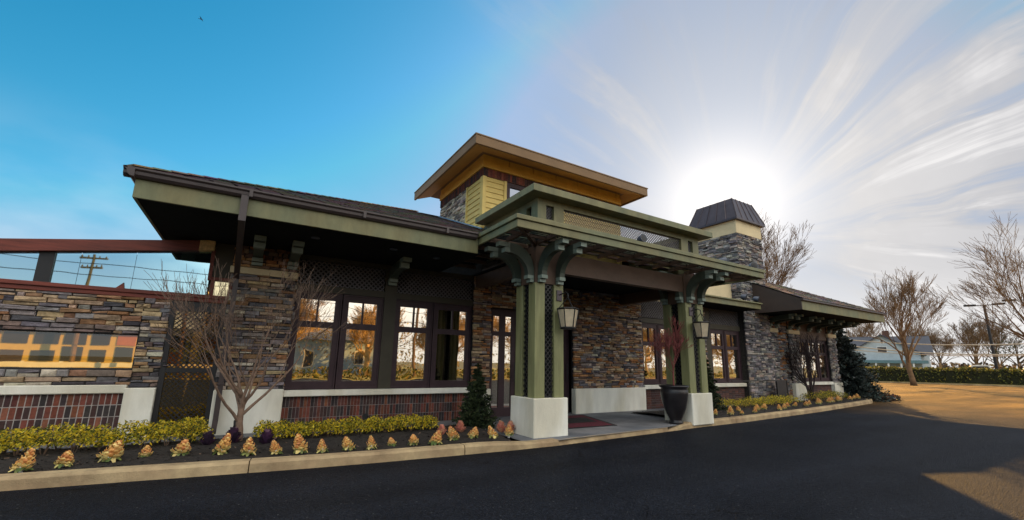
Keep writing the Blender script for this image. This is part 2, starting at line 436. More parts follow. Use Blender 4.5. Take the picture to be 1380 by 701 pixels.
    m2 = N('ShaderNodeMix'); m2.data_type = 'RGBA'; L(lt.outputs[0], m2.inputs[0]); L(mx.outputs[2], m2.inputs[6]); m2.inputs[7].default_value = (.10, .10, .105, 1)
    L(m2.outputs[2], P.inputs['Base Color'])
    P.inputs['Roughness'].default_value = .6; P.inputs['Specular IOR Level'].default_value = .06
    b = N('ShaderNodeBump'); b.inputs['Strength'].default_value = .9; b.inputs['Distance'].default_value = .02
    gn = N('ShaderNodeMath'); gn.operation = 'MULTIPLY_ADD'; L(noise_(22, 4, .7), gn.inputs[0]); gn.inputs[1].default_value = 1.6; L(v.outputs['Distance'], gn.inputs[2])
    L(gn.outputs[0], b.inputs['Height']); L(b.outputs[0], P.inputs['Normal'])
    return m
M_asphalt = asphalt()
M_grass = pm('dry grass', (.36, .27, .06), rough=.95, var=.4, scale=3, bump=.6, bscale=30, c2=(.09, .10, .025))
M_ground = pm('rough ground', (.14, .11, .05), rough=.95, var=.35, scale=.2, bump=.3, bscale=4, c2=(.08, .085, .03))

rng = random.Random(11)
U = rng.uniform
STONES = [((.215, .195, .195), 5), ((.135, .125, .138), 4), ((.36, .26, .17), 5), ((.44, .32, .19), 3), ((.29, .17, .10), 4),
          ((.25, .21, .19), 4), ((.07, .065, .075), 3), ((.46, .40, .32), 3), ((.26, .14, .07), 2), ((.16, .12, .105), 3)]
WARM = [((.34, .145, .05), 4), ((.26, .12, .06), 4), ((.40, .22, .10), 3), ((.16, .10, .075), 4), ((.12, .10, .10), 3), ((.30, .2, .13), 3)]
GREYS = [((.2, .195, .2), 5), ((.14, .135, .145), 5), ((.3, .27, .24), 4), ((.26, .2, .17), 3), ((.1, .095, .105), 3), ((.38, .35, .32), 2)]
def pick(pal, w=.12):
    t = rng.random() * sum(k for _, k in pal)
    for c, k in pal:
        t -= k
        if t <= 0: break
    j = U(1 - w * 2, 1 + w * 2)
    return tuple(max(.01, x * j * U(1 - w * .5, 1 + w * .5)) for x in c)
def ledge(mb, f, u0, u1, v0, v1, pal=STONES, hs=(.038, .092), ls=(.10, .46), dp=(.0, .062), back=.10, dark=(.03, .028, .028)):
    """courses of split ledge stones over f(u, v, out); every stone its own chamfered block"""
    pts = [(u0, v0), (u1, v0), (u1, v1), (u0, v1)]
    mb.prism(pts, f, -back, -.004, dark)
    v = v0
    while v < v1 - .005:
        h = U(*hs)
        if v1 - v - h < .035: h = v1 - v
        u = u0
        while u < u1 - .005:
            l = U(*ls) * (1 if h < .085 else .8)
            if u1 - u - l < .07: l = u1 - u
            sub = [(v, h)]
            if h > .085 and rng.random() < .3: k = U(.4, .6); sub = [(v, h * k), (v + h * k, h * (1 - k))]
            for vv, hh in sub:
                d = U(*dp); c = pick(pal); g = .004
                a0, a1, b0, b1 = u + g, u + l - g, vv + g, vv + hh - g
                e = min(.012, hh * .2)
                j = lambda: U(-.009, .009)
                a0 += U(-.012, .012); a1 += U(-.012, .012)
                vs = [f(a0, b0, -.02), f(a1, b0, -.02), f(a1, b1, -.02), f(a0, b1, -.02),
                      f(a0, b0 + j(), d - e), f(a1, b0 + j(), d - e), f(a1, b1 + j(), d - e), f(a0, b1 + j(), d - e),
                      f(a0 + e + j(), b0 + e, d + j()), f(a1 - e + j(), b0 + e + j(), d + j() * 2), f(a1 - e, b1 - e + j(), d + j()), f(a0 + e, b1 - e, d + j() * 2)]
                mb.mesh(vs, [(0, 1, 5, 4), (1, 2, 6, 5), (2, 3, 7, 6), (3, 0, 4, 7), (4, 5, 9, 8), (5, 6, 10, 9), (6, 7, 11, 10), (7, 4, 8, 11), (8, 9, 10, 11)], c)
            u += l
        v += h
def front(Y): return lambda u, v, d: (u, Y - d, v)
def left(X): return lambda u, v, d: (X - d, u, v)
def right(X): return lambda u, v, d: (X + d, u, v)
def bricks(mb, f, u0, u1, v0, v1, w=.057, h=.18, g=.010, mortar=(.25, .225, .215), dark=False):
    mb.prism([(u0, v0), (u1, v0), (u1, v1), (u0, v1)], f, -.08, 0, mortar)
    nu, nv = max(1, round((u1 - u0) / (w + g))), max(1, round((v1 - v0) / (h + g)))
    du, dv = (u1 - u0) / nu, (v1 - v0) / nv
    pal = [((.16, .052, .036), 4), ((.115, .042, .034), 4), ((.065, .038, .036), 5), ((.045, .037, .038), 4), ((.20, .075, .045), 1)]
    if dark: pal = [((.10, .05, .045), 4), ((.07, .045, .045), 4), ((.13, .06, .045), 2)]
    for i in range(nu):
        for j in range(nv):
            a, b = u0 + i * du + g / 2, v0 + j * dv + g / 2
            d = U(.004, .01)
            c = pick(pal)
            vs = [f(a, b, -.002), f(a + du - g, b, -.002), f(a + du - g, b + dv - g, -.002), f(a, b + dv - g, -.002),
                  f(a, b, d), f(a + du - g, b, d), f(a + du - g, b + dv - g, d), f(a, b + dv - g, d)]
            mb.mesh(vs, MB.BF, c)
def lattice(mb, f, u0, u1, v0, v1, p=.09, w=.014, t=.012, c=None):
    """diamond grille clipped to a rectangle"""
    W, Hh = u1 - u0, v1 - v0
    for sgn in (1, -1):
        k = -Hh if sgn > 0 else 0
        while k < W + (0 if sgn > 0 else Hh):
            # line u = k + sgn*(v) , v in 0..Hh
            va, vb = 0., Hh
            ua, ub = k, k + sgn * Hh
            if sgn > 0:
                if ua < 0: va = -k; ua = 0
                if ub > W: vb = W - k; ub = W
            else:
                if ua > W: va = k - W; ua = W
                if ub < 0: vb = k; ub = 0
            if vb - va > .01:
                o = .004 if sgn > 0 else 0
                h = w * .7
                pts = [(u0 + ua - h, v0 + va), (u0 + ua + h, v0 + va), (u0 + ub + h, v0 + vb), (u0 + ub - h, v0 + vb)]
                pts = [(min(max(x, u0), u1), y) for x, y in pts]
                mb.prism(pts, f, o, o + t, c)
            k += p
def frame_rect(mb, f, u0, u1, v0, v1, wl, wr, wb, wt, d0, d1, c=None):
    for a, b, c0, e in ((u0, u0 + wl, v0, v1), (u1 - wr, u1, v0, v1), (u0 + wl, u1 - wr, v0, v0 + wb), (u0 + wl, u1 - wr, v1 - wt, v1)):
        if b - a > 1e-4 and e - c0 > 1e-4: mb.prism([(a, c0), (b, c0), (b, e), (a, e)], f, d0, d1, c)
def rect(f, mb, u0, u1, v0, v1, d0, d1, c=None): mb.prism([(u0, v0), (u1, v0), (u1, v1), (u0, v1)], f, d0, d1, c)

# ================================================================ SETTING
def sheet(name, pts, z, mat, kind='structure'):
    mb = MB(); mb.face([(x, y, z) for x, y in pts])
    return tag(mb.build(name, mat), kind=kind)
sheet('ground', [(-500, -500), (700, -500), (700, 700), (-500, 700)], -.02, M_ground)
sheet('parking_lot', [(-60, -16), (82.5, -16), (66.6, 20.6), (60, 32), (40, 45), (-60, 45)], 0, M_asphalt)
sheet('grass_verge', [(82.5, -15), (94, -15), (84, 14), (76, 30), (66, 44), (59.7, 32.7), (66.5, 21.05), (72.5, 9.25)], .14, M_grass)
sheet('lawn', [(-80, -60), (84, -60), (84, -16.2), (-80, -16.2)], .02, M_grass)

KERB_L = [(-9, 8.25), (-4.2, 7.62), (-2.15, 7.33), (-.85, 7.17), (-.07, 7.06), (.8, 6.95), (1.77, 6.86), (2.95, 6.80), (4.3, 6.74), (5.2, 6.74)]
KERB_R = [(8.55, 6.98), (9.2, 7.06), (10, 7.13), (12, 7.22), (14.9, 7.48), (17.2, 7.68), (21.5, 8.2), (24.6, 8.62), (25.6, 8.95), (26.1, 9.6), (26.2, 11), (26.0, 14)]
def kerb(name, line, h0, h1=0, wdt=.19):
    mb = MB(); pts = [Vector((x, y, 0)) for x, y in line]
    # resample and gap at the joints
    segs = []
    for i in range(len(pts) - 1):
        n = max(1, round((pts[i + 1] - pts[i]).length / .35))
        for k in range(n): segs.append(pts[i].lerp(pts[i + 1], k / n))
    segs.append(pts[-1])
    nrm = []
    for i in range(len(segs)):
        d = (segs[min(i + 1, len(segs) - 1)] - segs[max(i - 1, 0)]).normalized()
        nrm.append(Vector((-d.y, d.x, 0)))
    rings = []
    for i, (p, n) in enumerate(zip(segs, nrm)):
        t = i / (len(segs) - 1); h = h0 + (h1 - h0) * t if not callable(h0) else h0(p)
        w = U(-.006, .006)
        rings.append([p - n * .015 + Vector((0, 0, -.05)), p + n * w + Vector((0, 0, h - .035)), p + n * (.03 + w) + Vector((0, 0, h + U(-.003, .003))),
                      p + n * wdt + Vector((0, 0, h)), p + n * wdt + Vector((0, 0, -.05))])
    acc = 0; start = 0
    for i in range(len(rings) - 1):
        a, b = [Vector(q) for q in rings[i]], [Vector(q) for q in rings[i + 1]]
        acc += 1
        if acc % 9 == 0: b = [q.lerp(p, .05) for p, q in zip(a, b)]
        for k in range(4): mb.face([a[k], b[k], b[k + 1], a[k + 1]])
        if acc % 9 == 0: mb.face(b); mb.face([Vector(q) for q in rings[i + 1]][::-1])
    mb.face(rings[0][::-1]); mb.face(rings[-1])
    return tag(mb.build(name, M_kerb, fix=False), kind='structure')
kerb('kerb', KERB_L, lambda p: .145 if p.x < 3.8 else max(.101, .145 - (p.x - 3.8) * .06))
kerb('kerb', KERB_R, lambda p: min(.14, .02 + (p.x - 8.55) * .12) if p.x < 10 else .14)
# walk under the portico and along the wall
sheet('sidewalk', [(-9, 9.3), (4.5, 9.3), (4.5, 6.86), (5.2, 6.8), (8.6, 7.0), (9.4, 7.2), (10.42, 7.5), (10.42, 9.3), (16.8, 9.3), (26, 9.6), (26, 10.6), (-9, 10.6)], .10, M_walk)
sheet('sidewalk_ramp', [(5.2, 6.74), (8.55, 6.98), (8.6, 7.0), (5.2, 6.8)], .094, M_walk)
mb = MB(); mb.face([(5.2, 6.74, 0.0), (8.55, 6.98, 0.0), (8.6, 7.0, .1), (5.2, 6.8, .1)])
tag(mb.build('sidewalk_edge', M_kerb), kind='structure')
def bed(name, line, back, z0=.12, z1=.17):
    """mulch surface between kerb line and back edge, lumpy"""
    mb = MB(); n = 70; m = 14; P = []
    L = []
    tot = [0]
    for a, b in zip(line, line[1:]): tot.append(tot[-1] + math.hypot(b[0] - a[0], b[1] - a[1]))
    def at_(t):
        s = t * tot[-1]
        for i in range(len(line) - 1):
            if s <= tot[i + 1] + 1e-9:
                k = (s - tot[i]) / (tot[i + 1] - tot[i]); return (line[i][0] + k * (line[i + 1][0] - line[i][0]), line[i][1] + k * (line[i + 1][1] - line[i][1]))
    for i in range(n + 1):
        x, y = at_(i / n)
        for j in range(m + 1):
            t = j / m; yy = y + .17 + (back(x) - y - .17) * t
            z = z0 + (z1 - z0) * math.sin(t * 3.0) + mnoise.noise(Vector((x * 5, yy * 5, 0))) * .018 + mnoise.noise(Vector((x * 17, yy * 17, 3))) * .012
            P.append((x, yy, z if 0 < j < m else z0 - .03))
    mb.mesh(P, [(i * (m + 1) + j, (i + 1) * (m + 1) + j, (i + 1) * (m + 1) + j + 1, i * (m + 1) + j + 1) for i in range(n) for j in range(m)])
    # chips
    for _ in range(2600):
        t = rng.random(); x, y = at_(t); yy = U(y + .2, back(x) - .05)
        z = z0 + (z1 - z0) * math.sin((yy - y - .17) / (back(x) - y - .17) * 3.0) + U(0, .012)
        a = U(0, 6.3); l = U(.012, .035); w = U(.006, .012)
        d = Vector((math.cos(a), math.sin(a), U(-.5, .5))) * l; s_ = Vector((-math.sin(a), math.cos(a), U(-.5, .5))) * w
        p = Vector((x, yy, z)); k = U(.5, 1.8) if rng.random() < .93 else U(4, 9)
        mb.face([p - d - s_, p + d - s_, p + d + s_, p - d + s_], c=(1, 1, 1), mi=1 if k > 3 else 0)
    return tag(mb.build(name, [M_mulch, M_bark], fix=False), kind='structure')
bed('planting_bed', [(x, y) for x, y in KERB_L if x < 4.7], lambda x: 9.32 if x < 3.6 else 9.32 - max(0, x - 3.6) * .6)
bed('planting_bed', [p for p in KERB_R if 9.9 < p[0] < 26.05 and p[1] < 9.5], lambda x: 9.5 if x < 16 else 9.7)

# ================================================================ RESTAURANT
rest = empty('restaurant_building', (5, 10.1, 0), 'long stone and olive green restaurant with yellow roof tower and columned entrance', 'building')
F = front(10.1)
def P(mb, name, mat, parent=rest, **k):
    if not mb.cuts: return mb.build(name, mat, parent, **k)
    first = None
    edges = [0] + mb.cuts + [len(mb.f)]
    for a, b in zip(edges, edges[1:]):           # each piece becomes an object of its own
        if b <= a: continue
        q = MB(); ids = sorted({i for f in mb.f[a:b] for i in f}); ix = {o: n for n, o in enumerate(ids)}
        q.v = [mb.v[i] for i in ids]; q.f = [tuple(ix[i] for i in f) for f in mb.f[a:b]]; q.c = mb.c[a:b]; q.m = mb.m[a:b]
        o = q.build(name, mat, parent, **k); first = first or o
    return first

# ---- left bay: pilaster
mb = MB(); fp = front(9.95)
ledge(mb, fp, -.43, .72, .90, 3.15, ls=(.1, .42))
ledge(mb, fp, -.43, .72, 3.29, 3.74, pal=WARM, hs=(.06, .1), ls=(.1, .3))
ledge(mb, right(.72), 9.96, 10.12, .9, 3.74, ls=(.08, .16), back=.02)
mb.box(-.43, .72, 10.0, 10.25, .1, 3.74, (.05, .045, .04))
pil = P(mb, 'stone_pilaster', M_stone)
mb = MB(); mb.box(-.46, .75, 9.90, 10.02, 3.15, 3.285, bev=.012); band = P(mb, 'stone_band', M_cream, pil)
mb = MB()   # the numeral on the band
for a, b in (((.545, 3.255), (.605, 3.255)), ((.605, 3.255), (.57, 3.175))):
    mb.bar((a[0], 9.893, a[1]), (b[0], 9.893, b[1]), .012, .016, up=(0, 1, 0))
P(mb, 'numeral', M_num, pil)
mb = MB(); mb.box(-.43, .735, 9.88, 10.05, .08, .905, bev=.015); P(mb, 'pilaster_base', M_white, pil)

# ---- brick apron, sill, windows of the left bay
mb = MB(); bricks(mb, front(10.06), .74, 4.93, .10, .745, h=.2); P(mb, 'brick_apron', M_brick)
mb = MB(); mb.box(.735, 4.93, 9.93, 10.12, .75, .875, bev=.012); P(mb, 'window_sill', M_white)
def window(u0, u1, v0, v1, fY=10.1, split=.66, panes=2, wl=.13, wr=.13, inner=True):
    """one sash: frame, upper light with a muntin, lower light, glass"""
    f = front(fY); mb = MB()
    frame_rect(mb, f, u0, u1, v0, v1, .03, .03, .04, .03, -.02, .045)
    frame_rect(mb, f, u0 + .03, u1 - .03, v0 + .04, v1 - .03, wl - .03, wr - .03, .13, .13, -.03, .025)
    vs = v0 + (v1 - v0) * split
    rect(f, mb, u0 + wl, u1 - wr, vs - .065, vs + .065, -.03, .022)
    um = (u0 + wl + u1 - wr) / 2
    for k in range(1, panes):
        uk = u0 + wl + (u1 - wr - u0 - wl) * k / panes
        rect(f, mb, uk - .018, uk + .018, vs + .065, v1 - .16, -.03, .018)
    o = P(mb, 'window', M_frame)
    mb = MB(); mb.face([f(u0 + wl - .01, v0 + .16, -.015), f(u1 - wr + .01, v0 + .16, -.015), f(u1 - wr + .01, vs - .05, -.015), f(u0 + wl - .01, vs - .05, -.015)])
    mb.face([f(u0 + wl - .01, vs + .05, -.015), f(u1 - wr + .01, vs + .05, -.015), f(u1 - wr + .01, v1 - .15, -.015), f(u0 + wl - .01, v1 - .15, -.015)])
    P(mb, 'pane', M_glass, o)
    if inner:  # pale bars behind the glass imitate the reflections of bright poles
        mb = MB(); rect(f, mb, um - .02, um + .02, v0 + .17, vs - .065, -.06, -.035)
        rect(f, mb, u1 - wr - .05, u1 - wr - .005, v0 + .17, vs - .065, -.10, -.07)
        P(mb, 'reflection_bar', M_pale, o)
    return o
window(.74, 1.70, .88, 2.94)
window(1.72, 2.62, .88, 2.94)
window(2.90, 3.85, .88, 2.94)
o = window(3.87, 4.91, .88, 2.94, inner=False)
mb = MB()
for x in (4.05, 4.16, 4.30, 4.45, 4.58):
    mb.tube([(x, 10.3, 1.0), (x + .01, 10.31, 2), (x, 10.3, 2.8)], .03, 6)
P(mb, 'curtain', M_pale, o)
mb = MB()
mb.box(2.62, 2.90, 10.02, 10.14, .88, 3.62)                        # olive post between the pairs
mb.box(.73, 2.62, 10.03, 10.14, 2.945, 3.09); mb.box(2.90, 4.92, 10.03, 10.14, 2.945, 3.09)
mb.box(.73, 4.92, 10.0, 10.14, 3.62, 3.74)
P(mb, 'bay_frame', M_plank)
for a, b in ((.73, 2.62), (2.90, 4.92)):
    mb = MB(); rect(F, mb, a, b, 3.09, 3.62, -.06, -.05); P(mb, 'lattice_backing', M_soffit)
    mb = MB(); lattice(mb, front(10.08), a, b, 3.09, 3.62, p=.105, w=.028); P(mb, 'lattice_panel', M_lattice)

# ---- stone between bay and door, over the door, portico wall
mb = MB()
ledge(mb, front(10.0), 4.93, 5.46, .84, 3.74, pal=[(c, k) for c, k in WARM] + STONES[2:6], ls=(.1, .3), hs=(.04, .085))
mb.cut(); ledge(mb, front(10.0), 5.46, 8.26, 2.96, 3.74, pal=WARM + STONES, hs=(.04, .085), ls=(.1, .35))
mb.cut(); ledge(mb, front(10.0), 8.26, 11.2, .80, 3.74, pal=WARM + STONES + STONES, hs=(.035, .08), ls=(.1, .36))
ledge(mb, right(11.2), 10.0, 10.12, .8, 3.74, ls=(.06, .12), back=.02)
P(mb, 'stone_wall', M_stone)
mb = MB(); mb.box(4.93, 5.46, 9.9, 10.1, .08, .84, bev=.012); mb.cut(); mb.box(8.26, 11.2, 9.9, 10.1, .08, .80, bev=.015); P(mb, 'wall_base', M_white)
# door: two leaves with sidelights in a recess
mb = MB(); fd = front(10.22)
frame_rect(mb, fd, 5.46, 8.26, .1, 2.96, .06, .06, .02, .06, -.06, .02)
for u in (6.42, 7.30): rect(fd, mb, u - .05, u + .05, .12, 2.9, -.05, .03)
P(mb, 'door_frame', M_frame)
for i, (a, b) in enumerate(((5.52, 6.37), (6.47, 7.25), (7.35, 8.2))):
    mb = MB()
    frame_rect(mb, fd, a, b, .12, 2.9, .13, .13, .22, .14, -.04, .012)
    rect(fd, mb, a + .13, b - .13, 2.22, 2.34, -.04, .012)
    um = (a + b) / 2; rect(fd, mb, um - .09, um + .09, .34, 2.76, -.04, .008)
    o = P(mb, 'door', M_frame)
    mb = MB()
    for u0, u1 in ((a + .12, um - .08), (um + .08, b - .12)):
        for v0, v1 in ((.33, 2.23), (2.33, 2.77)): mb.face([fd(u0, v0, -.02), fd(u1, v0, -.02), fd(u1, v1, -.02), fd(u0, v1, -.02)])
    P(mb, 'pane', M_glass, o)
    mb = MB(); mb.tube([(b - .06, 10.15, 1.0), (b - .06, 10.13, 1.05), (b - .06, 10.13, 1.45), (b - .06, 10.15, 1.5)], .014, 8); P(mb, 'handle', M_black, o)

# ---- right bays
mb = MB()
bricks(mb, front(10.06), 11.2, 13.25, .1, .70, w=.2, h=.065, dark=True, mortar=(.14, .12, .12)); mb.cut(); bricks(mb, front(10.06), 14.7, 17.0, .1, .74, w=.2, h=.065, dark=True, mortar=(.14, .12, .12))
P(mb, 'brick_apron', M_brick)
mb = MB(); mb.box(11.2, 13.25, 9.93, 10.12, .74, .87, bev=.012); mb.cut(); mb.box(14.7, 17.0, 9.93, 10.12, .76, .89, bev=.012); P(mb, 'window_sill', M_white)
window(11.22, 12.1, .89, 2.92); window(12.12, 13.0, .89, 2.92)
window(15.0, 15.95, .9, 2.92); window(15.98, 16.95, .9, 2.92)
mb = MB()
mb.box(13.0, 13.25, 10.02, 10.14, .87, 3.74); mb.box(11.2, 13.0, 10.03, 10.14, 2.93, 3.09); mb.cut(); mb.box(14.7, 15.0, 10.02, 10.14, .89, 3.74); mb.box(15.0, 17.0, 10.03, 10.14, 2.93, 3.12)
P(mb, 'bay_frame', M_plank)
for a, b in ((11.2, 13.0), (15.0, 17.0)):
    mb = MB(); rect(F, mb, a, b, 3.1, 3.74, -.06, -.05); P(mb, 'lattice_backing', M_soffit)
    mb = MB(); lattice(mb, front(10.08), a, b, 3.12, 3.74, p=.11, w=.03); P(mb, 'lattice_panel', M_lattice)
mb = MB(); ledge(mb, front(10.02), 13.25, 14.7, .85, 3.74); P(mb, 'stone_wall', M_stone)
mb = MB(); mb.box(13.25, 14.7, 9.92, 10.1, .08, .85); P(mb, 'wall_base', M_white)
mb = MB(); mb.box(10.6, 17.0, 10.25, 10.45, 3.74, 4.9); P(mb, 'upper_wall', M_cream)
mb = MB(); mb.box(12.6, 17.0, 9.1, 9.2, 3.74, 3.93); mb.box(12.6, 17.0, 9.02, 9.2, 3.93, 3.975); P(mb, 'fascia', M_olive)
mb = MB(); mb.box(12.6, 17.0, 9.2, 10.25, 3.72, 3.74); mb.face([(12.6, 9.05, 3.98), (17, 9.05, 3.98), (17, 10.25, 4.2), (12.6, 10.25, 4.2)]); P(mb, 'soffit', M_soffit)

# ---- interior so the glass has something behind it, and the outer shell
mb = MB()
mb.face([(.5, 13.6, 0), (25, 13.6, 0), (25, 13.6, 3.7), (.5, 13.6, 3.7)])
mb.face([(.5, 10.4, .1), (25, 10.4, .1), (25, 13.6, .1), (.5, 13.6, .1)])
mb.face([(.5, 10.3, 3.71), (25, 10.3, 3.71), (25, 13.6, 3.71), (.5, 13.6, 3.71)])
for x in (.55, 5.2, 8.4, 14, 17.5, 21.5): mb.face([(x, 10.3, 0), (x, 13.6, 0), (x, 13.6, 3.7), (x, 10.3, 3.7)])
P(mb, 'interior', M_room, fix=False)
mb = MB(); mb.box(-1.3, 25.0, 17.2, 17.4, 0, 3.9); mb.box(-1.3, -1.1, 10.3, 17.2, 0, 3.7); mb.box(24.8, 25.0, 10.3, 17.2, 0, 3.7); P(mb, 'rear_wall', M_cream)

# ---- left roof: soffit, fascia, gutter, shingled hip roof
EY, EX = 7.72, -1.64
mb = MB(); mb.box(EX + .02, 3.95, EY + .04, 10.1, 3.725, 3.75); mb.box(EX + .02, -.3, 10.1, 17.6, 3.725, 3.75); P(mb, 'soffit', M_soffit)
mb = MB(); mb.box(EX, 3.86, EY, EY + .04, 3.715, 4.06, bev=.004); mb.box(EX, EX + .04, EY + .04, 17.6, 3.715, 4.06)
for x in (.9, 2.6): mb.box(x, x + .006, EY - .003, EY - .0005, 3.715, 4.0)
P(mb, 'fascia', M_olive)
mb = MB()
for x in (-.25, 1.5, 3.1): mb.box(x, x + .05, EY - .125, EY - .118, 4.0, 4.128)
prof = [(0, 3.99), (-.05, 3.995), (-.085, 4.03), (-.09, 4.075), (-.12, 4.10), (-.12, 4.125), (-.10, 4.125), (-.08, 4.10), (0, 4.10)]
gx0, gx1 = EX - .13, 3.80
mb.mesh([(gx0, EY + u, v) for u, v in prof] + [(gx1, EY + u, v) for u, v in prof],
        [tuple(range(9)), tuple(range(17, 8, -1))] + [(i, i + 9, (i + 1) % 9 + 9, (i + 1) % 9) for i in range(9)])
mb.mesh([(EX + u, EY - .12, v) for u, v in prof] + [(EX + u, 17.6, v) for u, v in prof],
        [tuple(range(9)), tuple(range(17, 8, -1))] + [(i, i + 9, (i + 1) % 9 + 9, (i + 1) % 9) for i in range(9)])
P(mb, 'gutter', M_gutter)
def shingles(mb, A, B, Cc, Dd, rows, base=.17):
    """slope with eave A-B and top D-C, laid in overlapping tab courses"""
    A, B, Cc, Dd = map(Vector, (A, B, Cc, Dd))
    n = (B - A).cross(Dd - A).normalized(); n = -n if n.z < 0 else n
    for i in range(rows):
        t0, t1 = i / rows, (i + 1) / rows
        L0, R0, L1, R1 = A.lerp(Dd, t0), B.lerp(Cc, t0), A.lerp(Dd, t1), B.lerp(Cc, t1)
        ln = (R0 - L0).length
        if ln < .05: continue
        k = max(1, int(ln / .33)); 
        for j in range(k):
            s0, s1 = (j + (i % 2) * .5 * (j > 0)) / k, min(1, (j + 1 + (i % 2) * .5) / k)
            if j == k - 1: s1 = 1
            c = tuple(x * U(.65, 1.35) for x in (base, base * .87, base * .86))
            e = n * U(.016, .028)
            a, b = L0.lerp(R0, s0 + .002), L0.lerp(R0, s1 - .002)
            c_, d = L1.lerp(R1, s1), L1.lerp(R1, s0)
            mb.face([a + e, b + e, c_ + n * .006, d + n * .006], c)
            mb.face([a, b, b + e, a + e], tuple(x * .5 for x in c))
mb = MB(); pz = .40; y0, z0 = EY - .07, 4.115
RX0, RX1 = EX - .09, 12.2
run = 6.2
shingles(mb, (RX0, y0, z0), (RX1, y0, z0), (RX1 - run, y0 + run, z0 + run * pz), (RX0 + run, y0 + run, z0 + run * pz), 44)
shingles(mb, (RX0, 17.7, z0), (RX0, y0, z0), (RX0 + run, y0 + run, z0 + run * pz), (RX0 + run, 17.7, z0 + run * pz), 20)
mb.face([(RX1, y0, z0), (RX1, 17.7, z0), (RX1 - run, 17.7, z0 + run * pz), (RX1 - run, y0 + run, z0 + run * pz)], (.14, .12, .12))
mb.face([(RX0 + run, y0 + run, z0 + run * pz), (RX1 - run, y0 + run, z0 + run * pz), (RX1 - run, 17.7, z0 + run * pz), (RX0 + run, 17.7, z0 + run * pz)], (.14, .12, .12))
hip = P(mb, 'roof', M_shingle, fix=False)
mb = MB()   # hip cap shingles
for i in range(34):
    t = i / 34; p = Vector((RX0, y0, z0)).lerp(Vector((RX0 + run, y0 + run, z0 + run * pz)), t); q = Vector((RX0, y0, z0)).lerp(Vector((RX0 + run, y0 + run, z0 + run * pz)), t + 1 / 34)
    mb.bar(p + Vector((0, 0, .03)), q + Vector((0, 0, .02)), .2, .02, c=tuple(x * U(.6, 1.3) for x in (.15, .13, .13)))
P(mb, 'hip_ridge', M_shingle, hip)
# downspout
mb = MB()
def pipe(mb, pts, w=.085, d=.06):
    for a, b in zip(pts, pts[1:]): mb.bar(a, b, w, d, up=(0, 1, 0) if abs(a[2] - b[2]) > .3 else (0, 0, 1))
pipe(mb, [(-.30, EY - .05, 4.02), (-.30, EY - .05, 3.60)], .10, .08)
pipe(mb, [(-.30, EY - .05, 3.64), (-.33, 9.80, 3.05)], .09, .08)
pipe(mb, [(-.33, 9.82, 3.12), (-.33, 9.82, .35)])
pipe(mb, [(-.33, 9.84, .38), (-.33, 9.60, .18)])
for z in (1.0, 2.2): mb.box(-.39, -.27, 9.77, 9.92, z, z + .03)
P(mb, 'downspout', M_gutter)

# ---- brackets: curved double arms with stepped ends
def arm_profile(reach=.82, z0=3.14, z1=3.72, step=.07):
    h = z1 - z0; r0 = .15; th = .17
    pts = [(0, z0), (.09, z0), (.09, z0 + step), (r0, z0 + step), (r0, z0 + 2.2 * step)]
    ex, ez = reach - .22 - r0, h - 2.2 * step - .20
    arc = [(1 - math.cos(i / 8 * math.pi / 2), math.sin(i / 8 * math.pi / 2)) for i in range(9)]
    pts += [(r0 + ex * u, z0 + 2.2 * step + ez * v) for u, v in arc[1:]]
    pts += [(reach - .14, z1 - .20), (reach - .14, z1 - .10), (reach, z1 - .10), (reach, z1)]
    zt = z0 + 2.2 * step + .02
    pts += [(.0 + (reach - .3) * u, zt + (z1 - zt) * v ** .8) for u, v in arc[::-1]]
    return pts
def bracket(f, w=.115, parent=rest, **k):
    mb = MB(); mb.prism(arm_profile(**k), f, -w / 2, w / 2)
    o = P(mb, 'bracket', M_teal, parent)
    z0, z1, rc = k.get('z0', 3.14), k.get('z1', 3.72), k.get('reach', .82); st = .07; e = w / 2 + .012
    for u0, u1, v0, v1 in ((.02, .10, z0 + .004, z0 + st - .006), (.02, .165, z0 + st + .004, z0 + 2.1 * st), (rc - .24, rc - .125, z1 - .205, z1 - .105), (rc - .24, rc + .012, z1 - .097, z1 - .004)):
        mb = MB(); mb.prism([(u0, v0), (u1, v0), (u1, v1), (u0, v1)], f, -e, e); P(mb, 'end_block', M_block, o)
    return o
def out_front(x, Y): return lambda u, v, d: (x + d, Y - u, v)
def out_left(X, y): return lambda u, v, d: (X - u, y + d, v)
for x in (-.02, .62): bracket(out_front(x, 9.94), reach=1.05, z0=3.33, z1=3.72, w=.17)
bracket(out_front(2.76, 10.02), reach=1.1, z0=3.24, z1=3.72, w=.17)
mb = MB()
for x, y in ((.85, 8.43), (2.3, 8.4), (3.3, 8.6)): mb.cut(); mb.lathe([(.075, 3.72), (.08, 3.705), (.06, 3.70)], x, y, 18)
P(mb, 'downlight', M_ball)

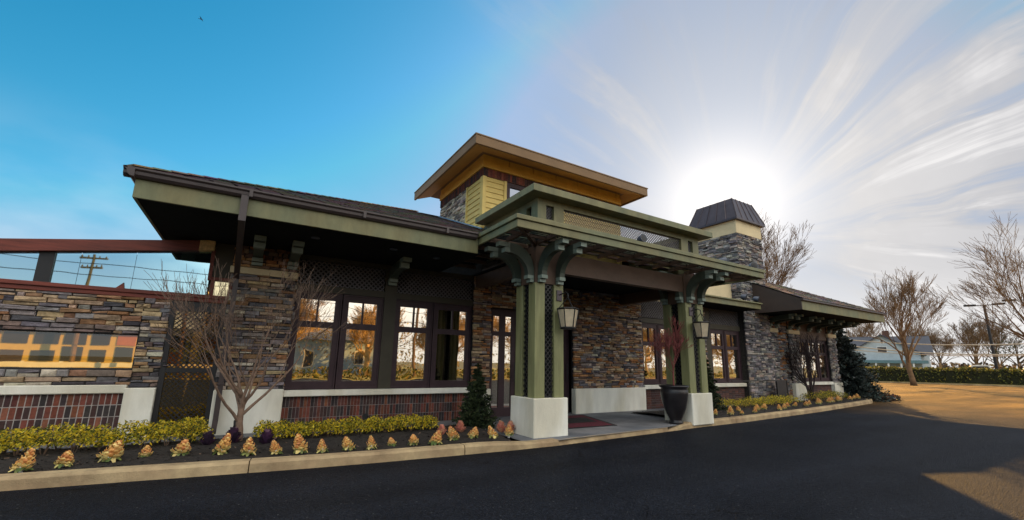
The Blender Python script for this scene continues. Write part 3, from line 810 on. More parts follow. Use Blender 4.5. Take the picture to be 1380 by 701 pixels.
# ================================================================ entrance portico
def column(x0):
    mb = MB(); y0 = 7.12; s, g, t = .245, .73, .83
    for i in (0, 1):
        for j in (0, 1):
            x, y = x0 + i * (g - s), y0 + j * (g - s)
            mb.box(x, x + s, y, y + s, t, 3.14, bev=.008)
    c = P(mb, 'portico_column', M_green)
    mb = MB(); lattice(mb, front(y0 + .06), x0 + s, x0 + g - s, t, 3.14, p=.11, w=.03); mb.cut(); lattice(mb, left(x0 + .06), y0 + s, y0 + g - s, t, 3.14, p=.11, w=.03)
    P(mb, 'lattice', M_black, c)
    mb = MB(); mb.box(x0 + .09, x0 + g - .09, y0 + .09, y0 + g - .09, t, 3.14); P(mb, 'column_core', M_soffit, c)
    mb = MB(); mb.box(x0 - .05, x0 + g + .06, y0 - .06, y0 + g + .08, .06, t, bev=.014); P(mb, 'column_base', M_white, c)
    mb = MB(); mb.box(x0 + .01, x0 + g - .01, y0 + .01, y0 + g - .01, 3.14, 3.93); P(mb, 'column_head', M_brown, c)
    for y in (y0 + .12, y0 + g - .12): bracket(out_left(x0 + .01, y), w=.125, parent=c, reach=.84, z1=3.90)
    for x in (x0 + .13, x0 + g - .14): bracket(out_front(x, y0 + .01), w=.125, parent=c, reach=.84, z1=3.90)
    return c
column(4.9); column(9.68)
CX0, CX1, CY0 = 3.87, 11.90, 6.2
mb = MB()
def ring(mb, x0, x1, y0, y1, z0, z1, t):
    mb.box(x0, x1, y0, y0 + t, z0, z1, bev=.006); mb.box(x0, x0 + t, y0 + t, y1, z0, z1, bev=.006); mb.box(x1 - t, x1, y0 + t, y1, z0, z1, bev=.006)
ring(mb, CX0, CX1, CY0, 9.95, 3.90, 4.045, .05)
can = P(mb, 'portico_canopy', M_olive)
mb = MB(); ring(mb, CX0 - .035, CX1 + .035, CY0 - .035, 9.9, 4.05, 4.135, .09); P(mb, 'canopy_trim', M_olive, can)
mb = MB()   # rafters
x = CX0 + .35
while x < CX1 - .1:
    mb.box(x, x + .06, CY0 + .05, 7.2, 3.915, 4.0); x += .62
mb.box(CX0 + .05, CX1 - .05, 6.66, 6.7, 3.92, 3.98)
y = 7.4
while y < 9.9: mb.box(CX0 + .05, 4.9, y, y + .06, 3.915, 4.0); y += .62
for x0, x1 in ((CX0 + .05, 4.92), (CX1 - .05, 10.42)): mb.bar((x0, CY0 + .05, 3.955), (x1, 7.13, 3.955), .07, .085)
P(mb, 'rafter', M_brown, can)
mb = MB()   # slats with gaps the sky shows through
y = CY0 + .07
while y < 7.02: mb.box(CX0 + .05, CX1 - .05, y, y + .05, 4.002, 4.012); y += .085
y = 7.06
while y < 9.9: mb.box(CX0 + .05, 4.86, y, y + .05, 4.002, 4.012); y += .085
P(mb, 'slats', M_soffit, can)
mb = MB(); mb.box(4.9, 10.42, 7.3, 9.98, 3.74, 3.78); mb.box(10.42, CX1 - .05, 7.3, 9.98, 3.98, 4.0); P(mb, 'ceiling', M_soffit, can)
mb = MB(); mb.box(5.63, 9.68, 7.16, 7.34, 3.42, 3.86); mb.box(4.96, 5.14, 7.85, 9.98, 3.42, 3.86); mb.box(10.2, 10.38, 7.85, 9.98, 3.42, 3.86); P(mb, 'header_beam', M_brown, can)
# parapet over it
PX0, PX1, PY = 4.90, 10.30, 7.05
mb = MB()
zb, z1_, z2_, zt = 4.02, 4.53, 4.84, 4.97
mb.box(PX0, PX1, PY, PY + .12, zb, z1_); mb.box(PX0, PX1, PY, PY + .12, z2_, zt)
for a, b in ((PX0, PX0 + .22), (5.33, 5.60), (9.57, 9.85), (PX1 - .25, PX1)): mb.box(a, b, PY, PY + .12, z1_, z2_)
for X in (PX0, PX1 - .12):
    mb.box(X, X + .12, PY + .12, 9.5, zb, z1_); mb.box(X, X + .12, PY + .12, 9.5, z2_, zt)
    for a, b in ((PY + .12, PY + .24), (PY + .44, PY + .7), (9.2, 9.5)): mb.box(X, X + .12, a, b, z1_, z2_)
par = P(mb, 'parapet', M_olive)
mb = MB(); ring(mb, 4.60, 10.55, 6.76, 9.42, 4.97, 5.12, .5); P(mb, 'cornice', M_teal, par)
bpy.data.objects[par.children[0].name].data.materials[0] = M_olive
mb = MB()
lattice(mb, front(PY + .07), 5.60, 9.57, z1_, z2_, p=.075, w=.016)
mb.cut(); lattice(mb, front(PY + .07), PX0 + .22, 5.33, z1_, z2_, p=.075, w=.016); mb.cut(); lattice(mb, front(PY + .07), 9.85, PX1 - .25, z1_, z2_, p=.075, w=.016)
P(mb, 'lattice', M_lattice, par)
mb = MB(); mb.box(PX0 + .22, 5.33, PY + .10, PY + .12, z1_, z2_); mb.cut(); mb.box(9.85, PX1 - .25, PY + .10, PY + .12, z1_, z2_); mb.cut(); mb.box(PX0 + .1, PX0 + .12, PY + .24, 9.2, z1_, z2_); P(mb, 'dark_backing', M_black, par)

# ================================================================ roof tower
TX0, TX1, TY0, TY1 = 4.9, 9.95, 9.6, 12.6
mb = MB(); mb.box(TX0 + .05, TX1, TY0 + .05, TY1, 3.8, 7.05, (.05, .045, .04))
ledge(mb, left(TX0), TY0 + 1.0, TY1, 4.6, 6.42, pal=[((.5, .44, .34), 4), ((.38, .33, .28), 4), ((.28, .24, .22), 3), ((.55, .48, .38), 3), ((.2, .18, .17), 2)], hs=(.05, .11), ls=(.14, .4))
tow = P(mb, 'roof_tower', M_stone)
mb = MB()
def clap(f, u0, u1, v0, v1, h=.15):
    v = v0
    while v < v1 - .02:
        vv = min(v + h, v1)
        mb.mesh([f(u0, v, .0), f(u1, v, .0), f(u1, v, .035), f(u0, v, .035), f(u0, vv, .0), f(u1, vv, .0), f(u1, vv, .012), f(u0, vv, .012)], MB.BF)
        v += h
clap(left(TX0), TY0, TY0 + .94, 4.5, 6.42); clap(front(TY0), TX0, 5.56, 4.5, 6.42); clap(front(TY0), 6.75, TX1, 4.5, 6.42)
for a, b in ((TX0 - .045, TX0 + .06), (5.52, 5.60)): mb.box(a, b, TY0 - .05, TY0 + .02, 4.5, 6.42)
mb.box(TX0 - .048, TX0 + .01, TY0 + .02, TY0 + .10, 4.5, 6.42); mb.box(TX0 - .048, TX0 + .01, TY0 + .93, TY0 + 1.0, 4.5, 6.42)
P(mb, 'clapboard', M_siding, tow)
mb = MB(); frame_rect(mb, front(TY0), 5.60, 6.75, 4.6, 6.40, .1, .1, .1, .12, -.02, .05); rect(front(TY0), mb, 6.14, 6.2, 4.7, 6.28, -.02, .04)
w = P(mb, 'tower_window', M_frame, tow)
mb = MB(); mb.face([front(TY0)(*q) for q in ((5.68, 4.68, .01), (6.68, 4.68, .01), (6.68, 6.3, .01), (5.68, 6.3, .01))]); P(mb, 'tower_pane', glass('tower glass', (.1, .12, .16), .22, (.7, .8, 1)), tow)
mb = MB(); bricks(mb, front(TY0 - .03), TX0 - .03, TX1, 6.43, 6.66, w=.06, h=.2, mortar=(.2, .1, .07)); bricks(mb, left(TX0 - .03), TY0 - .03, TY1, 6.43, 6.66, w=.06, h=.2, mortar=(.2, .1, .07)); P(mb, 'brick_course', M_brick, tow)
mb = MB()
mb.box(TX0 - .07, TX1 + .03, TY0 - .07, TY0, 6.67, 6.86, bev=.006); mb.box(TX0 - .07, TX0, TY0, TY1, 6.67, 6.86, bev=.006)
x = TX0 - .05
while x < TX1 - .1:
    e = min(x + .82, TX1 + .02); mb.box(x, e - .02, TY0 - .05, TY0 + .01, 6.865, 7.05, bev=.004); x += .82
y = TY0
while y < TY1 - .1:
    e = min(y + .82, TY1); mb.box(TX0 - .05, TX0 + .01, y, e - .02, 6.865, 7.05, bev=.004); y += .82
P(mb, 'frieze_trim', M_frieze, tow)
mb = MB(); EX0, EX1, EY0, EY1 = 4.20, 10.32, 8.72, 13.3
ring(mb, EX0, EX1, EY0, EY1, 6.79, 7.03, .06); mb.box(EX0 - .015, EX1 + .015, EY0 - .015, EY1, 7.03, 7.06)
mb.mesh([(EX0, EY0, 7.06), (EX1, EY0, 7.06), (EX1, EY1, 7.06), (EX0, EY1, 7.06), (7, 10.8, 7.3), (7.5, 10.8, 7.3)], [(0, 1, 5, 4), (1, 2, 5), (2, 3, 4, 5), (3, 0, 4)])
P(mb, 'tower_eave', M_eave, tow)
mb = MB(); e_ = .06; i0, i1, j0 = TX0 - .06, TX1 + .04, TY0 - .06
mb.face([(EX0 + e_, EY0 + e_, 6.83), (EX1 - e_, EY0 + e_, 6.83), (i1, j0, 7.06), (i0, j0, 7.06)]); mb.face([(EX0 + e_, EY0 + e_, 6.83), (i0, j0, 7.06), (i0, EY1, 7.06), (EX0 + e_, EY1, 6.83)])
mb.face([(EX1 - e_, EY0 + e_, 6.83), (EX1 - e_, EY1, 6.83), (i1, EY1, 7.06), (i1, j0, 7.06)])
P(mb, 'tower_soffit', pm('warm lit soffit', (.46, .25, .07), rough=.6, var=.12, scale=2, bump=.04), tow)  # orange glow under the eave put into the soffit colour
mb = MB(); mb.bar((TX0 - .06, 12.5, z0 + (12.5 - y0) * pz + .05), (TX0 - .06, 9.4, z0 + (9.4 - y0) * pz + .06), .12, .03); P(mb, 'flashing', pm('bright flashing', (.42, .5, .62), rough=.35, metal=.6, var=.1, bump=0), tow)

# ================================================================ chimney
HX0, HX1, HY0, HY1 = 17.05, 18.9, 9.85, 11.9
mb = MB(); mb.box(HX0 + .03, HX1 - .03, HY0 + .03, HY1, 0, 7.6, (.05, .045, .04))
ledge(mb, front(HY0), HX0, HX1, .1, 7.07, pal=GREYS, hs=(.06, .12), ls=(.14, .45))
ledge(mb, left(HX0), HY0, HY1, 3.9, 7.07, pal=GREYS, hs=(.06, .12), ls=(.14, .45))
chim = P(mb, 'chimney', M_stone)
mb = MB(); mb.box(HX0 - .03, HX1 + .03, HY0 - .03, HY1 + .03, 7.07, 7.68, bev=.01); P(mb, 'chimney_collar', M_cream, chim)
mb = MB(); a0, a1, b0, b1 = HX0 - .16, HX1 + .16, HY0 - .16, HY1 + .16; q = .34
bot = [Vector((a0, b0, 7.72)), Vector((a1, b0, 7.72)), Vector((a1, b1, 7.72)), Vector((a0, b1, 7.72))]
top = [Vector((a0 + q, b0 + q, 8.72)), Vector((a1 - q, b0 + q, 8.72)), Vector((a1 - q, b1 - q, 8.72)), Vector((a0 + q, b1 - q, 8.72))]
mb.mesh(bot + top, MB.BF); mb.box(a0 - .01, a1 + .01, b0 - .01, b1 + .01, 7.64, 7.72)
for i in range(4):
    for k in range(0, 6):
        t = k / 5 if k < 5 else 1
        p_, q_ = bot[i].lerp(bot[(i + 1) % 4], t), top[i].lerp(top[(i + 1) % 4], t)
        mb.bar(p_, q_, .03, .05)
P(mb, 'chimney_cap', M_seam, chim)

# ================================================================ right wing
mb = MB()
ledge(mb, front(9.98), 18.9, 19.7, .12, 3.02, pal=GREYS); ledge(mb, front(10.05), 19.7, 20.65, .12, 3.72, pal=GREYS + WARM[:2])
ledge(mb, front(9.98), 20.65, 21.55, .85, 3.02, pal=GREYS); mb.cut(); ledge(mb, front(9.98), 24.35, 25.15, .85, 3.02, pal=GREYS)
for a, b in ((18.9, 19.7), (20.65, 21.55), (24.35, 25.15)): ledge(mb, front(9.98), a, b, 3.2, 3.72, pal=WARM, ls=(.1, .3))
ledge(mb, right(25.15), 10.0, 17, .85, 3.72, pal=STONES)
P(mb, 'stone_wall', M_stone)
mb = MB()
for a, b in ((18.9, 19.7), (20.65, 21.55), (24.35, 25.15)): mb.cut(); mb.box(a - .03, b + .03, 9.92, 10.02, 3.02, 3.195, bev=.01)
P(mb, 'stone_band', M_cream)
mb = MB(); mb.box(20.65, 21.6, 9.9, 10.1, .08, .85); mb.cut(); mb.box(24.33, 25.2, 9.9, 10.1, .08, .85); mb.cut(); mb.box(21.6, 24.33, 9.94, 10.12, .77, .90); P(mb, 'wall_base', M_white)
mb = MB(); bricks(mb, front(10.06), 21.6, 24.33, .1, .77, w=.2, h=.065, dark=True, mortar=(.14, .12, .12)); P(mb, 'brick_apron', M_brick)
for k in range(3): window(21.56 + k * .93, 22.47 + k * .93, .91, 2.85, inner=False)
mb = MB(); mb.box(21.55, 24.35, 10.02, 10.14, 2.86, 3.72); P(mb, 'bay_frame', M_brown)
WX0, WX1, WY0 = 17.8, 25.5, 8.0
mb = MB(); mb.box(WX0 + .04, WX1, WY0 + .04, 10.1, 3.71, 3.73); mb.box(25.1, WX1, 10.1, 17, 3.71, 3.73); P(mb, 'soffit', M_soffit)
mb = MB(); mb.box(WX0 + .02, WX1, WY0, WY0 + .04, 3.70, 4.06); mb.box(WX1 - .04, WX1, WY0 + .04, 17, 3.70, 4.06); P(mb, 'fascia', M_olive)
mb = MB(); sl = .47
mb.prism([(WY0, 3.70), (13.2, 3.70), (13.2, 4.12 + 5.2 * sl * .6), (11.9, 4.12 + 3.9 * sl * .75), (9.7, 4.12 + 1.7 * sl), (WY0, 4.12)], left(WX0), -.03, .01)
P(mb, 'wing_end_panel', pm('dark brown panel', (.06, .042, .034), rough=.5, var=.15, bump=.05))
mb = MB()
shingles(mb, (WX0 - .05, WY0 - .1, 4.11), (WX1 + .06, WY0 - .1, 4.11), (WX1 - 3.2, 11.5, 4.11 + 3.6 * sl), (WX0 - .05, 11.5, 4.11 + 3.6 * sl), 16)
mb.face([(WX1 + .06, WY0 - .1, 4.11), (WX1 + .06, 17, 4.11), (WX1 - 3.2, 17, 4.11 + 3.6 * sl), (WX1 - 3.2, 11.5, 4.11 + 3.6 * sl)], (.14, .12, .12))
mb.face([(WX0, 11.5, 4.11 + 3.6 * sl), (WX1 - 3.2, 11.5, 4.11 + 3.6 * sl), (WX1 - 3.2, 17, 4.11 + 3.6 * sl), (WX0, 17, 4.11 + 3.6 * sl)], (.14, .12, .12))
P(mb, 'roof', M_shingle, fix=False)
mb = MB(); mb.box(WX0 - .04, WX1 + .1, WY0 - .09, WY0 + .0, 4.04, 4.12, bev=.01); P(mb, 'gutter', M_gutter)
for x in (19.05, 19.6, 20.75, 21.4, 22.5, 23.4, 24.45, 25.05): bracket(out_front(x, 9.98), reach=1.15, z0=3.2, z1=3.71, w=.13)

# ================================================================ patio wall on the left, with its own gate and pergola beam
pw = empty('patio_wall', (-3.5, 10.05, 0), 'stone patio wall with white cap, long window strip and red brown glazed top', 'wall')
mb = MB(); PL = -8.0
ledge(mb, front(10.0), PL, -1.66, 1.0, 1.26); ledge(mb, front(10.0), PL, -1.66, 1.88, 2.53)
ledge(mb, front(10.0), -1.66, -1.28, .96, 2.53, ls=(.1, .3))
P(mb, 'stone_wall', M_stone, pw)
mb = MB(); mb.box(PL, -1.68, 9.93, 10.08, .87, 1.01, bev=.012); mb.cut(); mb.box(-1.70, -1.28, 9.9, 10.1, .08, .955, bev=.012); P(mb, 'wall_cap', M_white, pw)
mb = MB(); bricks(mb, front(10.0), PL, -1.70, .1, .87, w=.065, h=.2, g=.014, mortar=(.42, .39, .37)); P(mb, 'brick_apron', M_brick, pw)
mb = MB(); frame_rect(mb, front(10.04), PL, -1.66, 1.26, 1.88, .02, .02, .03, .02, -.06, -.0)
for x in (-6.2, -4.6): rect(front(10.04), mb, x, x + .05, 1.29, 1.86, -.05, -.01)
w = P(mb, 'strip_window', M_black, pw)
mb = MB(); mb.face([(PL, 10.07, 1.28), (-1.67, 10.07, 1.28), (-1.67, 10.07, 1.87), (PL, 10.07, 1.87)]); P(mb, 'pane', M_glass2, w)
mb = MB(); mb.box(PL, -.36, 9.96, 10.1, 2.53, 2.60, bev=.006); mb.box(PL, -.36, 9.93, 10.1, 2.602, 2.67, bev=.006)
mb.mesh([(-2.1, 10, 2.67), (-1.98, 10, 2.67), (-2.0, 10, 2.78), (-2.1, 10.06, 2.67), (-1.98, 10.06, 2.67), (-2.0, 10.06, 2.78)], [(0, 1, 2), (3, 5, 4), (0, 3, 4, 1), (1, 4, 5, 2), (2, 5, 3, 0)])
P(mb, 'top_rail', M_redwood, pw)
mb = MB()
zb_ = lambda x: 3.10 + (x + 3.6) * .155
for a, b in ((PL, -3.12), (-2.93, -2.62), (-2.62, -1.9), (-1.9, -.78)): mb.face([(a + .003, 10.03, 2.67), (b - .003, 10.03, 2.67), (b - .003, 10.03, zb_(b) + .03), (a + .003, 10.03, zb_(a) + .03)])
P(mb, 'screen_pane', M_glass3, pw)
mb = MB(); mb.box(-3.12, -2.93, 9.99, 10.07, 2.67, 3.25); mb.face([(PL, 10.6, 2.0), (-.8, 10.6, 2.0), (-.8, 10.6, 3.6), (PL, 10.6, 2.5)]); P(mb, 'screen_post', M_black, pw)
mb = MB(); mb.mesh([(PL, 9.9, zb_(PL)), (-1.0, 9.9, zb_(-1.0)), (-1.0, 10.09, zb_(-1)), (PL, 10.09, zb_(PL)), (PL, 9.9, zb_(PL) + .2), (-1.0, 9.9, zb_(-1.0) + .2), (-1.0, 10.09, zb_(-1) + .2), (PL, 10.09, zb_(PL) + .2)], MB.BF)
bm_ = P(mb, 'top_beam', M_redwood, pw)
mb = MB(); mb.mesh([(-1.0, 9.895, zb_(-1.0) - .002), (-.76, 9.895, zb_(-.76)), (-.76, 10.09, zb_(-.76)), (-1.0, 10.09, zb_(-1)), (-1.0, 9.895, zb_(-1.0) + .202), (-.76, 9.895, zb_(-.76) + .2), (-.76, 10.09, zb_(-.76) + .2), (-1.0, 10.09, zb_(-1) + .202)], MB.BF); P(mb, 'beam_end', M_endgrain, bm_)
mb = MB(); mb.box(-.74, -.10, 10.0, 10.1, 3.02, 3.72); P(mb, 'corner_panel', M_plank, pw)
mb = MB(); mb.box(-.80, -.74, 9.97, 10.1, 2.97, 3.55); mb.box(-.74, -.1, 9.97, 10.1, 2.97, 3.03); mb.box(-.74, -.68, 9.97, 10.1, 2.67, 2.97); mb.box(-.44, -.36, 9.94, 10.1, 2.67, 2.97); P(mb, 'corner_trim', M_redwood, pw)
mb = MB(); mb.face([(-.68, 10.05, 2.67), (-.44, 10.05, 2.67), (-.44, 10.05, 2.97), (-.68, 10.05, 2.97)]); P(mb, 'small_pane', M_glass2, pw)
# gate
mb = MB(); fg = front(10.02)
frame_rect(mb, fg, -1.28, -.43, .14, 2.52, .08, .08, .08, .18, -.02, .03); rect(fg, mb, -1.20, -.51, 1.22, 1.30, -.02, .025)
gt = P(mb, 'gate', M_black, pw)
mb = MB(); lattice(mb, fg, -1.20, -.51, 1.30, 2.34, p=.085, w=.02); lattice(mb, fg, -1.20, -.51, .22, 1.22, p=.085, w=.02); P(mb, 'gate_mesh', M_black, gt)
mb = MB(); mb.face([(-1.2, 10.05, .22), (-.51, 10.05, .22), (-.51, 10.05, 2.34), (-1.2, 10.05, 2.34)]); P(mb, 'gate_pane', glass('dark gate glass', (.1, .1, .1), .3, (1, .75, .4)), gt)
mb = MB(); mb.tube([(-1.24, 9.97, 1.34), (-1.15, 9.95, 1.34)], .012, 8); mb.lathe([(.02, 1.40), (.02, 1.43)], -1.24, 9.985, 10); P(mb, 'handle', M_seam, gt)
mb = MB(); mb.box(PL, PL + .2, 10.1, 15, .1, 2.6); P(mb, 'side_wall', M_cream, pw)

# ================================================================ lanterns, lamps, mat, urn, rail
def lantern(cx, cy, wallx, label):
    t = empty('wall_lantern', (cx, cy, 2.2), label, 'lantern', 'wall lanterns on the portico columns')
    n = 6
    mb = MB(); mb.lathe([(.145, 2.24), (.215, 2.60)], cx, cy, n); P(mb, 'lantern_glass', M_frost, t)
    mb = MB()
    for k in range(n):
        a = 2 * math.pi * (k + .5) / n
        mb.bar((cx + .15 * math.cos(a), cy + .15 * math.sin(a), 2.22), (cx + .222 * math.cos(a), cy + .222 * math.sin(a), 2.62), .016, .016)
    mb.lathe([(.16, 2.20), (.17, 2.225), (.15, 2.245)], cx, cy, n); mb.lathe([(.225, 2.595), (.24, 2.61), (.225, 2.63)], cx, cy, n)
    P(mb, 'lantern_frame', M_black, t)
    mb = MB()
    for a in (.3, 2.4, 4.5): mb.tube([(cx + .2 * math.cos(a), cy + .2 * math.sin(a), 2.62), (cx, cy, 2.86)], .009, 6)
    mb.tube([(cx, cy, 2.86), (cx, cy, 2.93), (cx + (wallx - cx) * .3, cy + .05, 2.97), (wallx, 7.10, 2.93)], .013, 6)
    P(mb, 'hanger', M_black, t)
    mb = MB(); mb.box(wallx - .07, wallx + .07, 7.095, 7.118, 2.80, 3.03, bev=.006); P(mb, 'wall_plate', M_seam, t)
    mb = MB(); mb.tube([(cx, cy, 2.25), (cx, cy, 2.4)], .025, 8); P(mb, 'candle', M_cream, t)
lantern(5.56, 6.88, 5.51, 'cream glass lantern hung on the column nearest the doors')
lantern(9.96, 6.88, 9.87, 'cream glass lantern hung on the column behind the dark urn')
def floodlight(x, y, z, label, aim=(-.3, -1, -.1), s=1.0):
    t = empty('floodlight', (x, y, z), label, 'floodlight', 'round floodlights along the roof edges')
    a = Vector(aim).normalized(); c = Vector((x, y, z + .10 * s)); r = .075 * s
    X = a.orthogonal().normalized(); Yv = a.cross(X)
    def cup(prof):
        mb = MB(); vs = []; n = 16
        for u, rr in prof:
            for k in range(n): vs.append(c + a * u + (X * math.cos(k * 6.2832 / n) + Yv * math.sin(k * 6.2832 / n)) * rr)
        fs = [(i * n + k, i * n + (k + 1) % n, (i + 1) * n + (k + 1) % n, (i + 1) * n + k) for i in range(len(prof) - 1) for k in range(n)]
        mb.mesh(vs, fs + [tuple(range(n)), tuple(range((len(prof) - 1) * n, len(prof) * n))]); return mb
    P(cup([(-r * 1.3, r * .3), (-r * 1.1, r * .75), (-r * .4, r), (r * .6, r * 1.05), (r * .7, r * 1.05)]), 'lamp_shell', M_ball, t, smooth=False)
    P(cup([(r * .7, r * .95), (r * .78, r * .5), (r * .8, r * .1)]), 'lens', M_black, t)
    mb = MB(); mb.tube([c - a * r * 1.2, c - a * r * 1.5 + Vector((0, 0, -.05)), (x, y, z)], .014, 6); mb.lathe([(.035, z), (.035, z + .012)], x, y, 10); P(mb, 'stem', M_black, t)
floodlight(4.25, 6.75, 4.137, 'round floodlight on the canopy edge below the parapet left corner', (-.6, -.8, .2), 1.25)
floodlight(7.20, 6.30, 4.137, 'round floodlight before the middle of the parapet lattice', (-.1, -1, .15), 1.2)
floodlight(10.6, 6.55, 4.137, 'round floodlight beside the right end of the parapet', (.8, -.6, .1), 1.3)
floodlight(11.75, 6.4, 4.137, 'round floodlight at the right corner of the canopy', (-.5, -.8, .1), 1.3)
floodlight(15.9, 9.10, 3.98, 'small floodlight on the low eave left of the chimney', (.3, -1, -.3), 1.4)
floodlight(16.75, 9.10, 3.98, 'small floodlight on the low eave right before the chimney', (.3, -1, -.3), 1.4)

t = empty('door_mat', (7.2, 8.6, .104), 'maroon door mat with black border and dark ornament band before the doors', 'mat')
mb = MB(); mb.prism([(6.0, 7.75), (7.65, 7.67), (8.3, 9.62), (6.55, 9.7)], lambda u, v, d: (u, v, .104 + d), 0, .008); P(mb, 'mat_border', M_matdark, t)
mb = MB(); mb.prism([(6.1, 7.83), (7.56, 7.75), (8.16, 9.52), (6.64, 9.6)], lambda u, v, d: (u, v, .112 + d), 0, .006); P(mb, 'mat_pile', M_mat, t)
mb = MB()
mb.prism([(6.38, 8.35), (7.6, 8.30), (7.9, 9.1), (6.64, 9.16)], lambda u, v, d: (u, v, .118 + d), 0, .003)
P(mb, 'mat_emblem', M_matdark, t)

t = empty('planter_urn', (9.66, 7.62, .1), 'tall dark glazed urn planter beside the right column base', 'planter')
ux, uy = 9.62, 7.0
ux, uy = 9.30, 7.32
t.location = (ux, uy, .1)
mb = MB()
mb.lathe([(.17, .1), (.18, .14), (.145, .18), (.15, .21), (.205, .33), (.265, .49), (.31, .66), (.335, .82), (.335, .91), (.31, .95), (.35, .975), (.365, 1.0), (.355, 1.03), (.31, 1.03), (.30, .97)], ux, uy, 28)
P(mb, 'urn_body', M_urn, t, smooth=True)
mb = MB(); mb.lathe([(.30, .95), (.29, .985), (.05, 1.0)], ux, uy, 20); P(mb, 'soil', M_soil, t)

t = empty('metal_railing', (18.5, 9.4, .1), 'black metal railing before the chimney and the wing', 'railing')
mb = MB()
for x in (16.2, 18.95): mb.cut(); mb.box(x, x + .06, 9.4, 9.46, .1, 1.0); mb.box(x - .03, x + .09, 9.37, 9.49, .1, .115)
P(mb, 'post', M_black, t)
mb = MB(); mb.box(15.2, 19.0, 9.41, 9.45, .98, 1.02); P(mb, 'hand_rail', M_black, t)
mb = MB(); mb.box(18.2, 18.9, 9.40, 9.46, .2, .98); P(mb, 'infill_panel', M_black, t)

# ================================================================ plants
def leaf_quad(mb, p, s, c, up=None):
    a = Vector((U(-1, 1), U(-1, 1), U(-1, 1))).normalized(); b = a.orthogonal().normalized()
    if up is not None: b = (b + Vector(up)).normalized(); a = a - b * a.dot(b); a.normalize()
    l, w = s * U(.7, 1.3), s * U(.35, .6)
    p = Vector(p)
    mb.face([p - b * l * .5, p + a * w * .5, p + b * l * .5 + a.cross(b) * l * .15, p - a * w * .5], c)
GOLD = [((.68, .50, .025), 5), ((.54, .42, .025), 4), ((.34, .32, .03), 3), ((.14, .16, .025), 4), ((.78, .62, .07), 2), ((.05, .065, .015), 4)]
def low_hedge(pts, w, h, n, label, pal=GOLD):
    """golden evergreen hedge: twiggy core and thousands of small leaves in uneven mounds"""
    c0 = pts[len(pts) // 2]
    t = empty('golden_hedge', (c0[0], c0[1], .12), label, 'hedge', 'low golden hedges in the beds')
    mb = MB(); core = MB()
    seg = [(Vector((a[0], a[1], 0)), Vector((b[0], b[1], 0))) for a, b in zip(pts, pts[1:])]
    tot = sum((b - a).length for a, b in seg)
    nm = max(4, int(tot / .24)); mounds = []
    for i in range(nm):
        s = (i + .5) / nm * tot
        for a, b in seg:
            l = (b - a).length
            if s <= l: break
            s -= l
        d = (b - a).normalized(); nn = Vector((-d.y, d.x, 0))
        for row in (-1, 1):
            p = a + d * s + nn * row * w * .25 + Vector((U(-.06, .06), U(-.05, .05), 0))
            mounds.append((p, U(.75, 1.1)))
    for p, k in mounds:
        for _ in range(5):
            q = p + Vector((U(-.1, .1), U(-.1, .1), h * k * U(.6, .95)))
            core.tube([p + Vector((0, 0, .1)), p.lerp(q, .6) + Vector((0, 0, .08)), q + Vector((0, 0, .1))], [.008, .005, .002], 4)
    for _ in range(n):
        p, k = rng.choice(mounds)
        r = (U(.2, 1)) ** .5; th = U(0, 6.283); ph = math.acos(U(-.25, 1))
        q = Vector((math.cos(th) * math.sin(ph) * .19, math.sin(th) * math.sin(ph) * w * .36, math.cos(ph) * h * .55)) * r
        z = .12 + h * .45 * k + q.z * k
        if z < .13: continue
        c = pick(pal)
        leaf_quad(mb, (p.x + q.x, p.y + q.y, z), .047, c, up=(q.x * 2, q.y * 2, .3))
    for (p, _), (q, _) in zip(mounds, mounds[1:]): core.tube([p + Vector((0, 0, .12)), q + Vector((0, 0, .12))], .008, 4)
    P(mb, 'foliage', M_leaf, t, fix=False); P(core, 'twigs', M_bark, t)
low_hedge([(-6, 9.1), (-2.7, 8.8), (-1.2, 8.75), (-.35, 8.95)], .8, .40, 16000, 'golden leaved hedge along the patio wall and gate, leftmost hedge')
low_hedge([(.35, 8.78), (1.8, 8.72), (3.5, 8.75)], .72, .32, 9500, 'bright golden hedge under the big left windows')
low_hedge([(13.2, 8.75), (15.5, 8.8), (18.6, 9.1)], .7, .38, 5500, 'golden hedge at the foot of the chimney beside right column')
low_hedge([(19.9, 9.2), (21.6, 9.25), (23.4, 9.4)], .7, .45, 3000, 'golden hedge under the wing windows next to blue spruce', pal=GOLD[1:])

